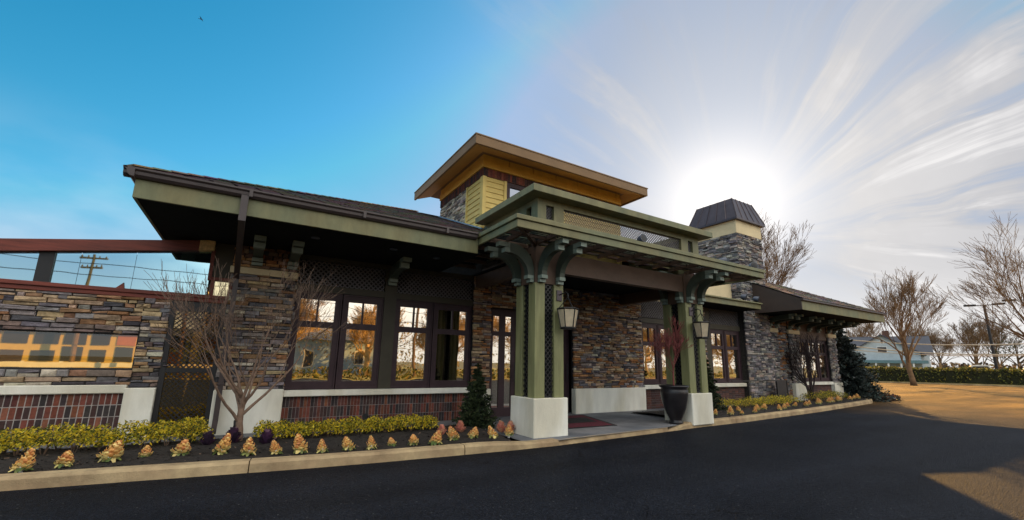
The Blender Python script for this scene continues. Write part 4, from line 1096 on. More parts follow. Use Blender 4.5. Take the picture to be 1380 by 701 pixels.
PEACH = [((.78, .46, .15), 4), ((.72, .36, .12), 3), ((.80, .56, .22), 3), ((.64, .28, .11), 2)]
PINK = [((.58, .24, .17), 4), ((.48, .18, .13), 3), ((.6, .33, .2), 2)]
def kale(x, y, z, s, label, k, pal=PEACH):
    s *= U(.54, .80)
    """bolting ornamental kale: cone of ruffled peach leaves over a skirt of pale and green outer leaves"""
    t = empty('ornamental_kale', (x, y, z), label, 'plant', 'ornamental kale along the kerb')
    mb = MB(); ph = U(0, 6); tall = U(.85, 1.35); lean = Vector((U(-.09, .09), U(-.09, .09), 0)) * s * 4
    n = 46
    for i in range(n):
        q = i / (n - 1); a = ph + i * 2.39996
        rr = s * (.06 + .50 * (1 - q ** 1.4)) * (.8 + .25 * rng.random()); zz = s * (.28 + .78 * q * tall)
        c = pick(pal, .08)
        if q < .22: c = tuple(m * .5 + g * .5 for m, g in zip(c, (.55, .5, .18)))
        ca, sa = math.cos(a), math.sin(a); w = s * (.30 - .14 * q); hgt = s * (.26 - .06 * q)
        base = Vector((x + ca * rr * .6, y + sa * rr * .6, z + zz - hgt * .7)) + lean * q
        tip = Vector((x + ca * rr * 1.05, y + sa * rr * 1.05, z + zz + hgt * .35)) + lean * q
        tn = Vector((-sa, ca, 0)) * w * .5
        mid = base.lerp(tip, .6) + Vector((ca, sa, 0)) * s * .06
        e1, e2 = U(-.03, .03) * s, U(-.03, .03) * s
        mb.face([base - tn * .5, base + tn * .5, mid + tn + Vector((0, 0, e1)), mid - tn + Vector((0, 0, e2))], c)
        mb.face([mid - tn + Vector((0, 0, e2)), mid + tn + Vector((0, 0, e1)), tip + tn * .6 + Vector((ca, sa, 0)) * U(-.05, .05) * s, tip - tn * .6], tuple(min(.9, m * 1.1) for m in c))
    P(mb, 'leaf_head', M_petal, t, fix=False)
    mb = MB()
    for i in range(11):
        a = ph + i * .571 + U(-.2, .2); ca, sa = math.cos(a), math.sin(a); l = s * U(.42, .66); w = s * U(.14, .2)
        c = pick([((.09, .13, .035), 3), ((.2, .22, .07), 2), ((.62, .52, .2), 2)], .1)
        p0 = Vector((x + ca * s * .1, y + sa * s * .1, z + s * .22)); p1 = Vector((x + ca * l * .6, y + sa * l * .6, z + s * U(.2, .34))); p2 = Vector((x + ca * l, y + sa * l, z + s * U(.0, .12)))
        tn = Vector((-sa, ca, 0)) * w
        mb.face([p0 - tn * .4, p0 + tn * .4, p1 + tn, p1 - tn], c); mb.face([p1 - tn, p1 + tn, p2 + tn * .4, p2 - tn * .4], c)
    P(mb, 'outer_leaves', M_petal, t, fix=False)
    mb = MB(); mb.tube([(x, y, z - .03), (x, y, z + s * .35)], [.022, .016], 6); P(mb, 'stalk', M_leaf, t)
ORD = 'first second third fourth fifth sixth seventh eighth ninth tenth eleventh twelfth thirteenth fourteenth fifteenth sixteenth seventeenth eighteenth nineteenth twentieth twenty-first twenty-second twenty-third twenty-fourth'.split()
LK = [(-2.1, 7.62, .27), (-1.76, 7.72, .27), (-1.36, 7.82, .31), (-1.01, 7.92, .27), (-.62, 7.87, .28), (-.14, 7.7, .28), (.2, 7.5, .28), (.55, 7.42, .27), (.87, 7.38, .27), (1.15, 7.27, .26), (1.52, 7.27, .25), (1.86, 7.2, .27),
      (2.22, 7.33, .24), (2.56, 7.25, .26), (2.89, 7.12, .27), (3.33, 7.36, .27), (3.73, 7.4, .25), (4.08, 7.26, .27), (4.46, 7.33, .26)]
for i, (x, y, s) in enumerate(LK):
    near = 'in front of the leftmost hedge' if x < -.4 else 'before the small bare tree' if x < .4 else 'under the big left windows' if x < 3 else 'near the white column base'
    kale(x, y, .135, s, f'{ORD[i]} peach kale from the left along the left kerb, {near}', i)
RK = [(11.0, 7.55, .24), (11.7, 7.85, .24), (12.3, 7.75, .23), (12.7, 7.65, .2), (13.3, 8.1, .25), (13.5, 7.72, .24), (14.3, 8.1, .24), (14.8, 8.15, .26), (15.2, 7.85, .23), (15.8, 8.0, .25), (16.6, 8.3, .26), (17.2, 8.35, .25), (17.9, 8.3, .26),
      (18.6, 8.5, .26), (19.2, 8.45, .25), (19.9, 8.7, .27), (20.5, 8.65, .26), (21.1, 8.75, .27), (21.8, 8.8, .28), (22.6, 9.05, .27), (23.4, 9.0, .3), (24.2, 9.15, .27), (24.8, 9.2, .27), (25.2, 9.35, .27)]
for i, (x, y, s) in enumerate(RK):
    near = 'by the right column base' if x < 13 else 'below the chimney hedge' if x < 18.5 else 'below the wing windows' if x < 23 else 'at the blue spruce'
    kale(x, y, .135, s, f'{ORD[i]} peach kale from the left along the right kerb, {near}', i)
def purple_kale(x, y, s, label, pal):
    t = empty('purple_kale', (x, y, .14), label, 'plant', 'purple kale in the mulch')
    mb = MB(); ph = U(0, 6)
    for i in range(26):
        q = i / 25; a = ph + i * 2.4; rr = s * (.5 - .42 * q); ca, sa = math.cos(a), math.sin(a)
        b = Vector((x + ca * rr * .3, y + sa * rr * .3, .15 + s * .1 * q)); tp = Vector((x + ca * rr, y + sa * rr, .16 + s * (.2 + .55 * q))); tn = Vector((-sa, ca, 0)) * s * .13
        mb.face([b - tn * .5, b + tn * .5, tp + tn, tp - tn], pick(pal, .1))
    P(mb, 'leaves', M_petal, t, fix=False)
DKP = [((.06, .025, .06), 4), ((.035, .02, .04), 3), ((.2, .12, .15), 1)]
for x, y, s, l, pal in ((-.35, 8.5, .28, 'dark purple kale with pale rim at the end of the leftmost hedge', DKP), (-.02, 8.5, .34, 'dark purple kale left of the small bare tree trunk', DKP), (.45, 8.2, .32, 'dark purple kale right of the small bare tree trunk', DKP),
                        (3.3, 7.85, .25, 'bright pink kale at the end of the golden hedge', PINK), (3.75, 8.0, .28, 'reddish kale in front of the dark evergreen', PINK), (4.5, 7.7, .28, 'reddish kale beside the left column base', PINK), (4.75, 7.75, .25, 'small reddish kale touching the left column base', PINK)):
    purple_kale(x, y, s, l, pal)

# ---- bare trees
def grow(mb, p, d, L, r, depth, spread, up, kids=(2, 4), nseg=4, minr=.002, wob=.16, sides=5, shrink=.72):
    pts, rad = [p.copy()], [r]; dd = d.copy(); q = p.copy()
    for i in range(nseg):
        dd = (dd + Vector((U(-wob, wob), U(-wob, wob), U(-wob, wob) + up * .12))).normalized()
        q = q + dd * L / nseg; pts.append(q.copy()); rad.append(max(minr, r * (1 - .5 * (i + 1) / nseg)))
    mb.tube(pts, rad, max(3, sides), cap=False)
    if depth <= 0: return
    for k in range(rng.randint(*kids)):
        i = rng.randint(max(1, nseg // 2), nseg)
        ax = dd.orthogonal().normalized(); ax.rotate(Matrix.Rotation(U(0, 6.283), 3, dd))
        nd = (dd * math.cos(s_ := U(spread * .5, spread)) + ax * math.sin(s_)).normalized()
        grow(mb, pts[i], nd, L * U(shrink - .14, shrink + .1), max(minr, rad[i] * U(.55, .75)), depth - 1, spread, up, kids, max(2, nseg - 1) if depth < 3 else nseg, minr, wob, max(3, sides - 1), shrink)
    nd = (dd + Vector((U(-.2, .2), U(-.2, .2), up * .1))).normalized()
    grow(mb, pts[-1], nd, L * shrink, max(minr, rad[-1] * .9), depth - 1, spread, up, kids, max(2, nseg - 1) if depth < 3 else nseg, minr, wob, max(3, sides - 1), shrink)
def bare_tree(name, base, label, group, trunk_h, r, limbs, L, depth, spread=.7, up=.5, lean=(0, 0, 1), mat=M_bark, minr=.002, kids=(1, 3), limb_a=(.35, .9), cat='tree', wob=.16, shrink=.72, fork=(0.6, 1.0), seed=1):
    global rng, U
    rng = random.Random(seed); U = rng.uniform
    t = empty(name, base, label, cat, group)
    mb = MB(); b = Vector(base); d = Vector(lean).normalized()
    n = 7; pts = [b + d * trunk_h * i / n + Vector((U(-.3, .3), U(-.3, .3), 0)) * r * (i > 0) for i in range(n + 1)]
    pts[0] = b + Vector((0, 0, -.05))
    mb.tube(pts, [r * (1.35 if i == 0 else 1.05 - .35 * i / n) for i in range(n + 1)], 10)
    P(mb, 'trunk', mat, t, smooth=True)
    mb = MB(); ph = U(0, 6)
    for k in range(limbs):
        i = int(round((fork[0] + (fork[1] - fork[0]) * k / max(1, limbs - 1)) * n)); a = ph + k * 2.4 + U(-.3, .3)
        s_ = U(*limb_a); nd = Vector((math.cos(a) * math.sin(s_), math.sin(a) * math.sin(s_), math.cos(s_)))
        grow(mb, pts[i], nd, L * U(.8, 1.15), r * .5 * U(.8, 1.1), depth, spread, up, kids, 4, minr, wob, 6, shrink)
    P(mb, 'crown', mat, t, fix=False)
    rng = random.Random(seed + 500); U = rng.uniform
    return t
bare_tree('bare_tree', (.06, 8.72, .13), 'small bare ornamental tree with many thin twigs before the stone pilaster', None, .72, .058, 9, .90, 5, spread=.5, up=.45, minr=.0025, kids=(1, 2), limb_a=(.2, .95), fork=(.45, 1.0), seed=7, shrink=.75, mat=pm('reddish twig bark', (.19, .125, .09), rough=.9, var=.35, scale=10, bump=.4))
bare_tree('bare_shrub', (20.6, 9.25, .13), 'dark many stemmed bare shrub before the wing windows', None, .3, .09, 7, .95, 4, spread=.5, up=.45, minr=.006, kids=(1, 3), limb_a=(.2, .75), fork=(.1, .8), seed=12, mat=pm('dark bark', (.03, .02, .02), rough=.9, var=.3), cat='shrub')
MAP = pm('red maple bark', (.2, .055, .05), rough=.8, var=.3)
bare_tree('potted_maple', (ux, uy, .99), 'small red twigged maple growing in the dark urn', None, .55, .022, 6, .40, 4, spread=.5, up=.55, minr=.0035, kids=(2, 3), limb_a=(.2, .7), fork=(.5, 1.0), seed=5, mat=MAP)
bare_tree('bare_tree', (58.2, 16.7, .0), 'tall bare tree glowing orange in front of the far hedge', 'bare trees around the parking lot', 5.0, .22, 11, 2.5, 5, spread=.42, up=.5, minr=.012, kids=(1, 3), limb_a=(.2, .8), fork=(.35, 1.0), seed=21, mat=M_bark2, lean=(-.02, .06, 1), shrink=.74)
bare_tree('bare_tree', (33.0, 19.3, .0), 'large bare golden lit tree rising behind the chimney and wing roof', 'bare trees around the parking lot', 4, .30, 11, 2.95, 6, spread=.5, up=.3, minr=.009, kids=(1, 3), limb_a=(.25, 1.0), fork=(.5, 1.0), seed=33, mat=M_bark2)
bare_tree('bare_tree', (37.2, 4.5, .0), 'bare tree reaching in from the right edge with long low branches', 'bare trees around the parking lot', 3.0, .20, 10, 2.55, 5, spread=.48, up=.25, minr=.008, kids=(1, 3), limb_a=(.35, 1.15), fork=(.5, 1.0), seed=41, mat=M_bark2, shrink=.74)

# ---- evergreens
def conifer(name, base, h, rad, n, pal, label, cat='tree', group=None, tiers=16, leaf=.07, droop=.15, mat=M_needle, seed=3):
    global rng, U
    rng = random.Random(seed); U = rng.uniform
    t = empty(name, base, label, cat, group); x, y, z = base
    mb = MB(); mb.tube([(x, y, z), (x, y, z + h * .5), (x, y, z + h * .97)], [h * .03, h * .018, .006], 8); P(mb, 'trunk', M_bark, t)
    mb = MB(); br = []
    for i in range(tiers):
        q = i / tiers; m = max(4, int(13 * (1 - q) + 4))
        for k in range(m):
            a = k * 6.283 / m + i * .7 + U(-.25, .25); R_ = rad * (1 - q) ** .85 * U(.72, 1.12)
            br.append((a, z + h * (.05 + .92 * q) + U(-.03, .03) * h, R_, q))
    for a, zz, R_, q in br:
        d = Vector((math.cos(a), math.sin(a), 0)); o = Vector((x, y, zz))
        tip = o + d * R_ + Vector((0, 0, -droop * R_ + .12 * R_ * rng.random()))
        mb.tube([o, tip], [.012 * h / 3, .004], 3, c=(.06, .045, .035), cap=False)
        for _ in range(max(3, int(n / len(br)))):
            s = U(.15, 1.05); p = o.lerp(tip, s)
            w = R_ * .3 * (1.15 - s * .75)
            p += Vector((U(-1, 1), U(-1, 1), U(-.6, .6))) * w
            leaf_quad(mb, p, leaf * U(.7, 1.3), pick(pal), up=tuple(d * 1.2 + Vector((0, 0, .5))))
    P(mb, 'crown', mat, t, fix=False)
DG = [((.022, .035, .014), 4), ((.035, .05, .02), 3), ((.05, .065, .028), 2), ((.012, .02, .01), 3)]
BS = [((.042, .058, .054), 4), ((.030, .043, .040), 4), ((.075, .09, .085), 2), ((.016, .024, .024), 3)]
conifer('evergreen_shrub', (4.48, 8.75, .13), 1.42, .46, 9000, DG, 'dark conical evergreen shrub beside the entrance door', 'shrub', 'dark evergreens by the portico', leaf=.065, seed=61)
conifer('evergreen_shrub', (12.75, 8.75, .13), 1.75, .48, 7000, DG, 'dark evergreen shrub behind the right portico column', 'shrub', 'dark evergreens by the portico', leaf=.075, seed=62)
conifer('blue_spruce', (26.4, 10.2, .05), 3.75, 1.75, 14000, BS, 'dense blue grey spruce at the right corner of the building', leaf=.16, droop=.22, tiers=20, seed=63)
# low dark groundcover right of the spruce
t = empty('rock_shrub', (27.6, 9.3, 0), 'low dark reddish shrub patch at the tip of the bed right of the spruce', 'shrub')
mb = MB()
for _ in range(2600):
    a = U(0, 6.283); r_ = U(0, 1) ** .5; x, y = 27.6 + math.cos(a) * r_ * 1.9, 9.5 + math.sin(a) * r_ * .8
    leaf_quad(mb, (x, y, U(.02, .5) * (1 - r_ * .6)), .13, pick([((.05, .025, .025), 4), ((.03, .03, .018), 3), ((.2, .1, .06), 1)]), up=(0, 0, .6))
P(mb, 'foliage', M_leaf, t, fix=False)

# ================================================================ far side of the lot
HG = [((.13, .14, .025), 4), ((.08, .095, .02), 4), ((.30, .25, .04), 3), ((.03, .035, .012), 4)]
mb = MB()
hl = [(60.5, 37), (64.4, 29.2), (68, 22.6), (73.8, 11.6), (80.2, -1.5), (86, -13.5)]
for (ax, ay), (bx, by) in zip(hl, hl[1:]):
    L_ = math.hypot(bx - ax, by - ay); nx, ny = -(by - ay) / L_, (bx - ax) / L_
    for _ in range(int(L_ * 330)):
        s = rng.random(); w = U(-.8, .8)
        top = 1.85 + .3 * mnoise.noise(Vector((ax + (bx - ax) * s, ay + (by - ay) * s, 1)) * .9)
        z = top * (U(0, 1) ** .7) if abs(w) > .55 else U(.7, 1) * top
        leaf_quad(mb, (ax + (bx - ax) * s + nx * w, ay + (by - ay) * s + ny * w, z), .26, pick(HG), up=(-nx * .4, -ny * .4, .6))
hd = empty('far_hedge', (68.5, 16.6, 0), 'long clipped green hedge across the far side of the lot', 'hedge'); P(mb, 'foliage', M_leaf, hd, fix=False)
mb = MB()
for (ax, ay), (bx, by) in zip(hl, hl[1:]): mb.bar((ax, ay, .8), (bx, by, .8), 1.1, 1.5)
P(mb, 'woody_core', pm('hedge core', (.02, .022, .01), rough=1, var=.4), hd)
mb = MB(); 
for (ax, ay), (bx, by) in zip([(59.6, 32.6), (66.4, 21.0), (72.4, 9.2), (82.4, -15)], [(66.4, 21.0), (72.4, 9.2), (82.4, -15), (83, -16)]): mb.bar((ax, ay, .06), (bx, by, .06), .2, .14)
tag(mb.build('far_kerb', M_kerb), kind='structure')

def light_pole(x, y, h, heads, label, tilt=0.0):
    t = empty('light_pole', (x, y, 0), label, 'light pole', 'parking lot light poles')
    mb = MB(); tx, ty = x, y
    mb.tube([(x, y, 0), (x, y, .5), (x, y, .52), (tx, ty, h)], [.25, .25, .15, .12], 10); P(mb, 'pole', M_black, t)
    for dx, dy in heads:
        mb = MB(); mb.bar((tx, ty, h - .02), (tx + dx * .45, ty + dy * .45, h + .0), .06, .08); mb.bar((tx + dx * .4, ty + dy * .4, h + .02), (tx + dx * 1.05, ty + dy * 1.05, h + .05), .45, .2)
        o = P(mb, 'lamp_head', M_black, t)
        mb = MB(); mb.bar((tx + dx * .5, ty + dy * .5, h - .055), (tx + dx * .98, ty + dy * .98, h - .03), .28, .01); P(mb, 'lens', M_frost, o)
light_pole(73.4, 13.55, 9.2, [(-.3, 1.56), (.3, -1.56)], 'dark parking lot light pole with two flat lamp heads')
light_pole(77.2, 10.9, 9.9, [(-.18, 1.7)], 'dark light pole with one lamp head near the right edge')

# house beyond the hedge
hs = empty('white_house', (90, 28, 0), 'white gabled house with dark roof beyond the far hedge', 'house')
import mathutils
hdx, hdy = Vector((.33, -.944, 0)), Vector((.944, .33, 0))          # along the front, into depth
def hf(u, v, d): p = Vector((87.2, 28.4, 0)) + hdx * u + hdy * d; return (p.x, p.y, v)
mb = MB(); WHT = (.50, .55, .57)
mb.prism([(-4.2, 0), (4.6, 0), (4.6, 4.1), (.2, 7.0), (-4.2, 4.1)], hf, 0, 10, WHT)
mb.prism([(4.6, 0), (5.8, 0), (5.8, 4.0), (4.6, 4.0)], hf, 3, 10, WHT)
for k in range(14): rect(hf, mb, -4.2, 4.6, .3 + k * .28, .32 + k * .28, -.03, 0, (.5, .56, .58))
P(mb, 'house_wall', M_plain, hs)
mb = MB(); RC = (.06, .065, .085)
for s in (-1, 1): mb.prism([(.2, 7.15), (.2, 6.95), (.2 + s * 5.0, 3.7), (.2 + s * 5.0, 3.9)], hf, -.5, 10.4, RC)
mb.prism([(-6.8, 5.2), (6.2, 5.2), (6.2, 7.1), (-6.8, 7.1)], hf, 6.4, 6.6, RC)
mb.mesh([hf(-6.8, 4.0, 3.2), hf(6.4, 4.0, 3.2), hf(6.4, 7.15, 6.5), hf(-6.8, 7.15, 6.5), hf(-6.8, 3.85, 3.2), hf(6.4, 3.85, 3.2), hf(6.4, 7.0, 6.5), hf(-6.8, 7.0, 6.5)], MB.BF, RC)
r_ = P(mb, 'roof', M_plain, hs)
mb = MB(); rect(hf, mb, .6, 1.5, 6.5, 8.1, 5.8, 6.6, (.1, .05, .04)); P(mb, 'house_chimney', M_plain, r_)
mb = MB(); rect(hf, mb, -4.2, 5.2, 2.55, 3.0, -1.9, -.02, (.13, .22, .24)); P(mb, 'porch_roof', M_plain, hs)
mb = MB()
for u in (-4, -2.6, -1, .5, 2, 3.4): mb.cut(); rect(hf, mb, u, u + .22, 0, 2.55, -1.85, -1.65, (.75, .72, .68))
P(mb, 'porch_post', M_plain, hs)
for u, v, w_, h_ in ((-.5, 4.2, 1.3, 1.0), (-3, .9, 1.1, 1.4), (-.6, .9, 1.1, 1.4), (2.2, .9, 1.1, 1.4), (.0, 5.6, .5, .7)):
    mb = MB(); frame_rect(mb, hf, u, u + w_, v, v + h_, .1, .1, .1, .1, -.05, .02, (.7, .7, .68)); o = P(mb, 'house_window', M_plain, hs)
    mb = MB(); mb.face([hf(u + .1, v + .1, -.01), hf(u + w_ - .1, v + .1, -.01), hf(u + w_ - .1, v + h_ - .1, -.01), hf(u + .1, v + h_ - .1, -.01)], (.06, .05, .05)); P(mb, 'pane', M_plain, o)

# parked cars behind the hedge
def car(x, y, ang, c, label):
    t = empty('parked_car', (0, 0, 0), label, 'car', 'cars parked behind the far hedge')
    T = Matrix.Translation((x, y, 0)) @ Matrix.Rotation(ang, 4, 'Z')
    f = lambda u, v, d: tuple(T @ Vector((u, d, v * 1.5)))
    mb = MB(); mb.prism([(-2.2, .35), (2.2, .35), (2.25, .75), (2.1, .95), (1.1, 1.05), (-2.0, 1.1), (-2.25, .9)], f, -.88, .88, c)
    mb.prism([(-1.75, 1.08), (.95, 1.04), (.35, 1.52), (-.3, 1.6), (-1.2, 1.56)], f, -.74, .74, c); P(mb, 'body', M_carpaint, t)
    mb = MB()
    for s in (-1, 1): mb.prism([(-1.5, 1.12), (.7, 1.1), (.25, 1.46), (-1.1, 1.48)], f, s * .745, s * .755, (.02, .02, .025))
    mb.prism([(.92, 1.07), (.97, 1.07), (.40, 1.5), (.36, 1.5)], f, -.66, .66, (.02, .02, .025)); P(mb, 'window', M_carpaint, t)
    for u in (-1.35, 1.4):
        for s in (-1, 1):
            mb = MB(); mb.tube([f(u, .33, s * .72), f(u, .33, s * .92)], .33, 14, (.02, .02, .02)); mb.tube([f(u, .33, s * .90), f(u, .33, s * .93)], .2, 10, (.4, .4, .4)); P(mb, 'wheel', M_plain, t)
car(84, 17.5, 1.9, (.7, .68, .64), 'white parked car behind the hedge right of the tall bare tree')
car(86, 12.8, 1.9, (.5, .45, .4), 'silver parked car behind the hedge left of the light pole')
car(87, 8.6, 1.9, (.75, .72, .7), 'white parked car behind the hedge right of the light pole')

# overhead cables and their poles
def cable(a, b, sag, r, label):
    a, b = Vector(a), Vector(b); mb = MB(); n = 24
    mb.tube([a.lerp(b, i / n) + Vector((0, 0, -sag * 4 * (i / n) * (1 - i / n))) for i in range(n + 1)], r, 5)
    o = mb.build('overhead_cable', pm('pale cable', (.5, .40, .28), rough=.5, var=.1, bump=0) if 'pale cable' not in bpy.data.materials else bpy.data.materials['pale cable'])
    tag(o, label, 'cable', 'cables strung over the far hedge')
upole = empty('utility_pole', (85.5, 33.5, 0), 'wooden utility pole beside the white house', 'utility pole', 'utility poles')
def util_pole(t, x, y, h, dx, dy):
    mb = MB(); mb.tube([(x, y, 0), (x, y, h)], [.17, .11], 8); P(mb, 'pole', M_wood, t)
    for k, z in enumerate((h - .35, h - 1.15)):
        l = 1.3 - .25 * k
        mb = MB(); mb.bar((x - dx * l, y - dy * l, z), (x + dx * l, y + dy * l, z), .12, .14)
        for s in (-.9, -.45, .45, .9): mb.lathe([(.04, z + .07), (.06, z + .12), (.03, z + .24)], x + dx * l * s, y + dy * l * s, 6)
        P(mb, 'cross_arm', M_wood, t)
# cables run along the street beyond the hedge
cable((67, 27, 5.6), (75, -4, 6.6), 1.6, .06, 'highest pale cable sagging over the far hedge')
cable((67.2, 27, 4.9), (75.2, -4, 5.7), 1.9, .07, 'middle pale cable sagging over the far hedge')
cable((67.4, 27, 4.3), (75.4, -4, 5.0), 1.4, .05, 'lowest pale cable sagging over the far hedge')
bpy.data.objects.remove(upole)
t = empty('utility_pole', (75.2, -4, 0), 'wooden utility pole at the far right carrying the cables', 'utility pole', 'utility poles'); util_pole(t, 75.2, -4, 8, .9, .35)
t = empty('utility_pole', (67.2, 27, 0), 'wooden utility pole left of the house carrying the cables', 'utility pole', 'utility poles'); util_pole(t, 67.2, 27, 6.2, .9, .35)

# far tree line: separate crowns
TANP = [((.24, .15, .06), 4), ((.17, .10, .045), 4), ((.30, .2, .08), 2)]
EVG = [((.03, .04, .02), 4), ((.05, .06, .025), 3)]
def far_tree(x, y, h, r, pal, label, n=900, seed=0, grp='trees on the far horizon', low=.42):
    global rng, U
    rng = random.Random(900 + seed); U = rng.uniform
    t = empty('far_tree', (x, y, 0), label, 'tree', grp)
    mb = MB(); mb.tube([(x, y, 0), (x, y, h * .4), (x, y, h * .8)], [h * .03, h * .022, h * .008], 7)
    for k in range(16):
        a = U(0, 6.3); z = h * U(.25, .6); mb.tube([(x, y, z), (x + math.cos(a) * r * .5, y + math.sin(a) * r * .5, z + h * .2), (x + math.cos(a) * r * .8, y + math.sin(a) * r * .8, z + h * .34)], [h * .012, h * .008, h * .003], 4)
    P(mb, 'trunk', M_bark2, t)
    mb = MB(); cl = [(U(-.75, .75) * r, U(-.75, .75) * r, h * U(low, .92), U(.25, .5) * r) for _ in range(22)]
    for _ in range(n):
        cx, cy, cz, cr = rng.choice(cl)
        v = Vector((U(-1, 1), U(-1, 1), U(-1, 1))); k = 1 - .45 * max(0, (cz / h - .6) / .35)
        leaf_quad(mb, (x + cx * k + v.x * cr, y + cy * k + v.y * cr, cz + v.z * cr * .8), h * .045, pick(pal), up=(0, 0, .8))
    P(mb, 'crown', M_leaf, t, fix=False)
ft = [(150, 52, 15, 6, TANP, 'tan bare looking far tree behind the white house'), (140, 38, 12, 6, TANP, 'rusty far tree right of the white house'), (132, 33, 10, 5, TANP, 'low rusty tree between house and tall bare tree'), (150, 31, 13.5, 4.5, TANP, 'pale orange far tree at the middle of the horizon'), (160, 29, 14, 4, TANP, 'slim pale orange far tree right of the middle'),
      (140, 22.5, 9, 5, EVG, 'dark far evergreen left of the light pole'), (140, 17, 9, 5, EVG, 'dark far evergreen behind the light pole'), (145, 12, 9.5, 6, TANP, 'tan far tree right of the light pole'), (140, 5, 10, 6, TANP, 'tan far tree near the right edge of the view'), (150, -4, 13, 7, TANP, 'tallest tan far tree at the right edge')]
src = [o for o in bpy.data.objects if o.get('label', '').startswith('tall bare tree glowing')][0]
for i, a in enumerate(ft):
    if a[4] is EVG: far_tree(*a, seed=i, n=700); continue
    o = copy_tree(src); k = a[2] / 11.5 * 1.05           # bare crowns beyond the street
    o.name = 'far_tree'; o.location = (a[0], a[1], 0); o.scale = (k * 1.25, k * 1.25, k); o.rotation_euler.z = i * 1.3
    o['label'] = a[5]; o['group'] = 'trees on the far horizon'
mb = MB()   # low scrub that closes the view under the trees
for _ in range(3500):
    s = rng.random(); x, y = 118 + 10 * s + U(-3, 3), 48 - 66 * s
    leaf_quad(mb, (x, y, U(0, 4.2) * (.7 + .3 * mnoise.noise(Vector((y * .3, 0, 0))))), .9, pick(TANP + [((.05, .035, .02), 5)]), up=(0, 0, .5))
tag(mb.build('distant_scrub', M_leaf, fix=False), 'band of low rusty scrub along the horizon', 'scrub', kind='stuff')

# ================================================================ across the street, behind the photographer (seen in the windows)
AUT = [((.5, .30, .07), 4), ((.6, .40, .11), 3), ((.36, .19, .05), 3), ((.2, .15, .04), 2)]
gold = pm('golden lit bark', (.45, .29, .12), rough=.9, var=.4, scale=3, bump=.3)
first = bare_tree('street_tree', (3, -25, 0), 'bare golden tree across the street, first in its row', 'golden trees across the street', 3, .25, 10, 1.95, 5, spread=.55, up=.4, minr=.016, kids=(2, 3), limb_a=(.25, 1.0), fork=(.45, 1.0), seed=77, mat=gold)
for i, (x, y, k, a) in enumerate([(11, -27, 1.05, 1.0), (18, -24, .9, 2.2), (25, -28, 1.1, 3.3), (33, -25, 1.0, 4.4), (42, -27, 1.15, 5.1), (54, -27, 1.1, .4), (-1.5, -30, .9, 2.9), (66, -30, 1.2, 1.9), (78, -28, 1.1, 2.6), (92, -30, 1.2, 5.5), (110, -32, 1.25, .9)]):
    o = copy_tree(first); o.location = (x, y, 0); o.rotation_euler.z = a; o.scale = (k, k, k)
    o['label'] = f'bare golden tree across the street, {ORD[i + 1]} in its row'
for i, (x, y, h, r) in enumerate([(6, -33, 6.5, 4.5), (15, -34, 7.5, 5), (24, -36, 7, 5), (36, -35, 8, 6), (48, -36, 8, 6), (60, -36, 9, 6), (72, -36, 9, 7), (85, -34, 9, 7), (100, -36, 10, 8), (118, -38, 11, 9)]):
    far_tree(x, y, h, r, AUT, f'golden leaved bush across the street, {ORD[i]} in its row', n=1500, seed=30 + i, grp='golden bushes across the street', low=.08)
def street_house(x, y, w, d, h, c, rc, label, step=2.6):
    t = empty('street_house', (x, y, 0), label, 'house', 'houses across the street')
    f = lambda u, v, q: (x + u, y - q, v)
    mb = MB(); rect(f, mb, -w / 2, w / 2, 0, h, 0, d, c); P(mb, 'house_wall', M_plain, t)
    mb = MB(); mb.mesh([(x - w / 2 - .4, y + .5, h), (x + w / 2 + .4, y + .5, h), (x + w / 2 + .4, y - d - .5, h), (x - w / 2 - .4, y - d - .5, h), (x - w / 2 + 1, y - d / 2, h + 1.8), (x + w / 2 - 1, y - d / 2, h + 1.8)], [(0, 1, 5, 4), (1, 2, 5), (2, 3, 4, 5), (3, 0, 4), (0, 3, 2, 1)], rc); P(mb, 'roof', M_plain, t)
    for k in range(int(w / step)):
        u = -w / 2 + .8 + k * step
        mb = MB(); frame_rect(mb, f, u, u + 1.1, .8, 2.4, .1, .1, .1, .1, -.06, .02, (.35, .12, .05) if c[2] < .2 else (.75, .7, .6)); o = P(mb, 'house_window', M_plain, t)
        mb = MB(); mb.face([f(u + .1, .9, -.02), f(u + 1, .9, -.02), f(u + 1, 2.3, -.02), f(u + .1, 2.3, -.02)], (.05, .05, .055)); P(mb, 'pane', M_plain, o)
street_house(9.5, -31, 10, 8, 3.6, (.3, .40, .5), (.12, .10, .10), 'blue grey house across the street seen in the window glass')
t = empty('white_fence', (-11, -24, 0), 'low white rail fence before the yellow house', 'fence')
mb = MB(); mb.box(-24, 0, -24.1, -24, .55, .9, (.75, .75, .7))
P(mb, 'rail', M_plain, t)
mb = MB()
for k in range(12): mb.cut(); mb.box(-23.5 + k * 2, -23.3 + k * 2, -24.25, -24.1, 0, .95, (.7, .7, .66))
P(mb, 'post', M_plain, t)
t = empty('street_shop', (-11, -30, 0), 'yellow shop with dark doors across the street seen in the patio glass', 'shop')
rs = random.Random(4)
mb = MB(); mb.box(-19, -2.5, -38, -30, 0, 3.4, (.58, .42, .10)); P(mb, 'shop_wall', M_plain, t)
mb = MB(); mb.mesh([(-19.6, -29.6, 3.3), (-1.9, -29.6, 3.3), (-1.9, -38.5, 3.3), (-19.6, -38.5, 3.3), (-18, -33, 4.2), (-3.5, -33, 4.2)], [(0, 1, 5, 4), (1, 2, 5), (2, 3, 4, 5), (3, 0, 4), (0, 3, 2, 1)], (.03, .018, .014)); P(mb, 'roof', M_plain, t)
x = -18.6
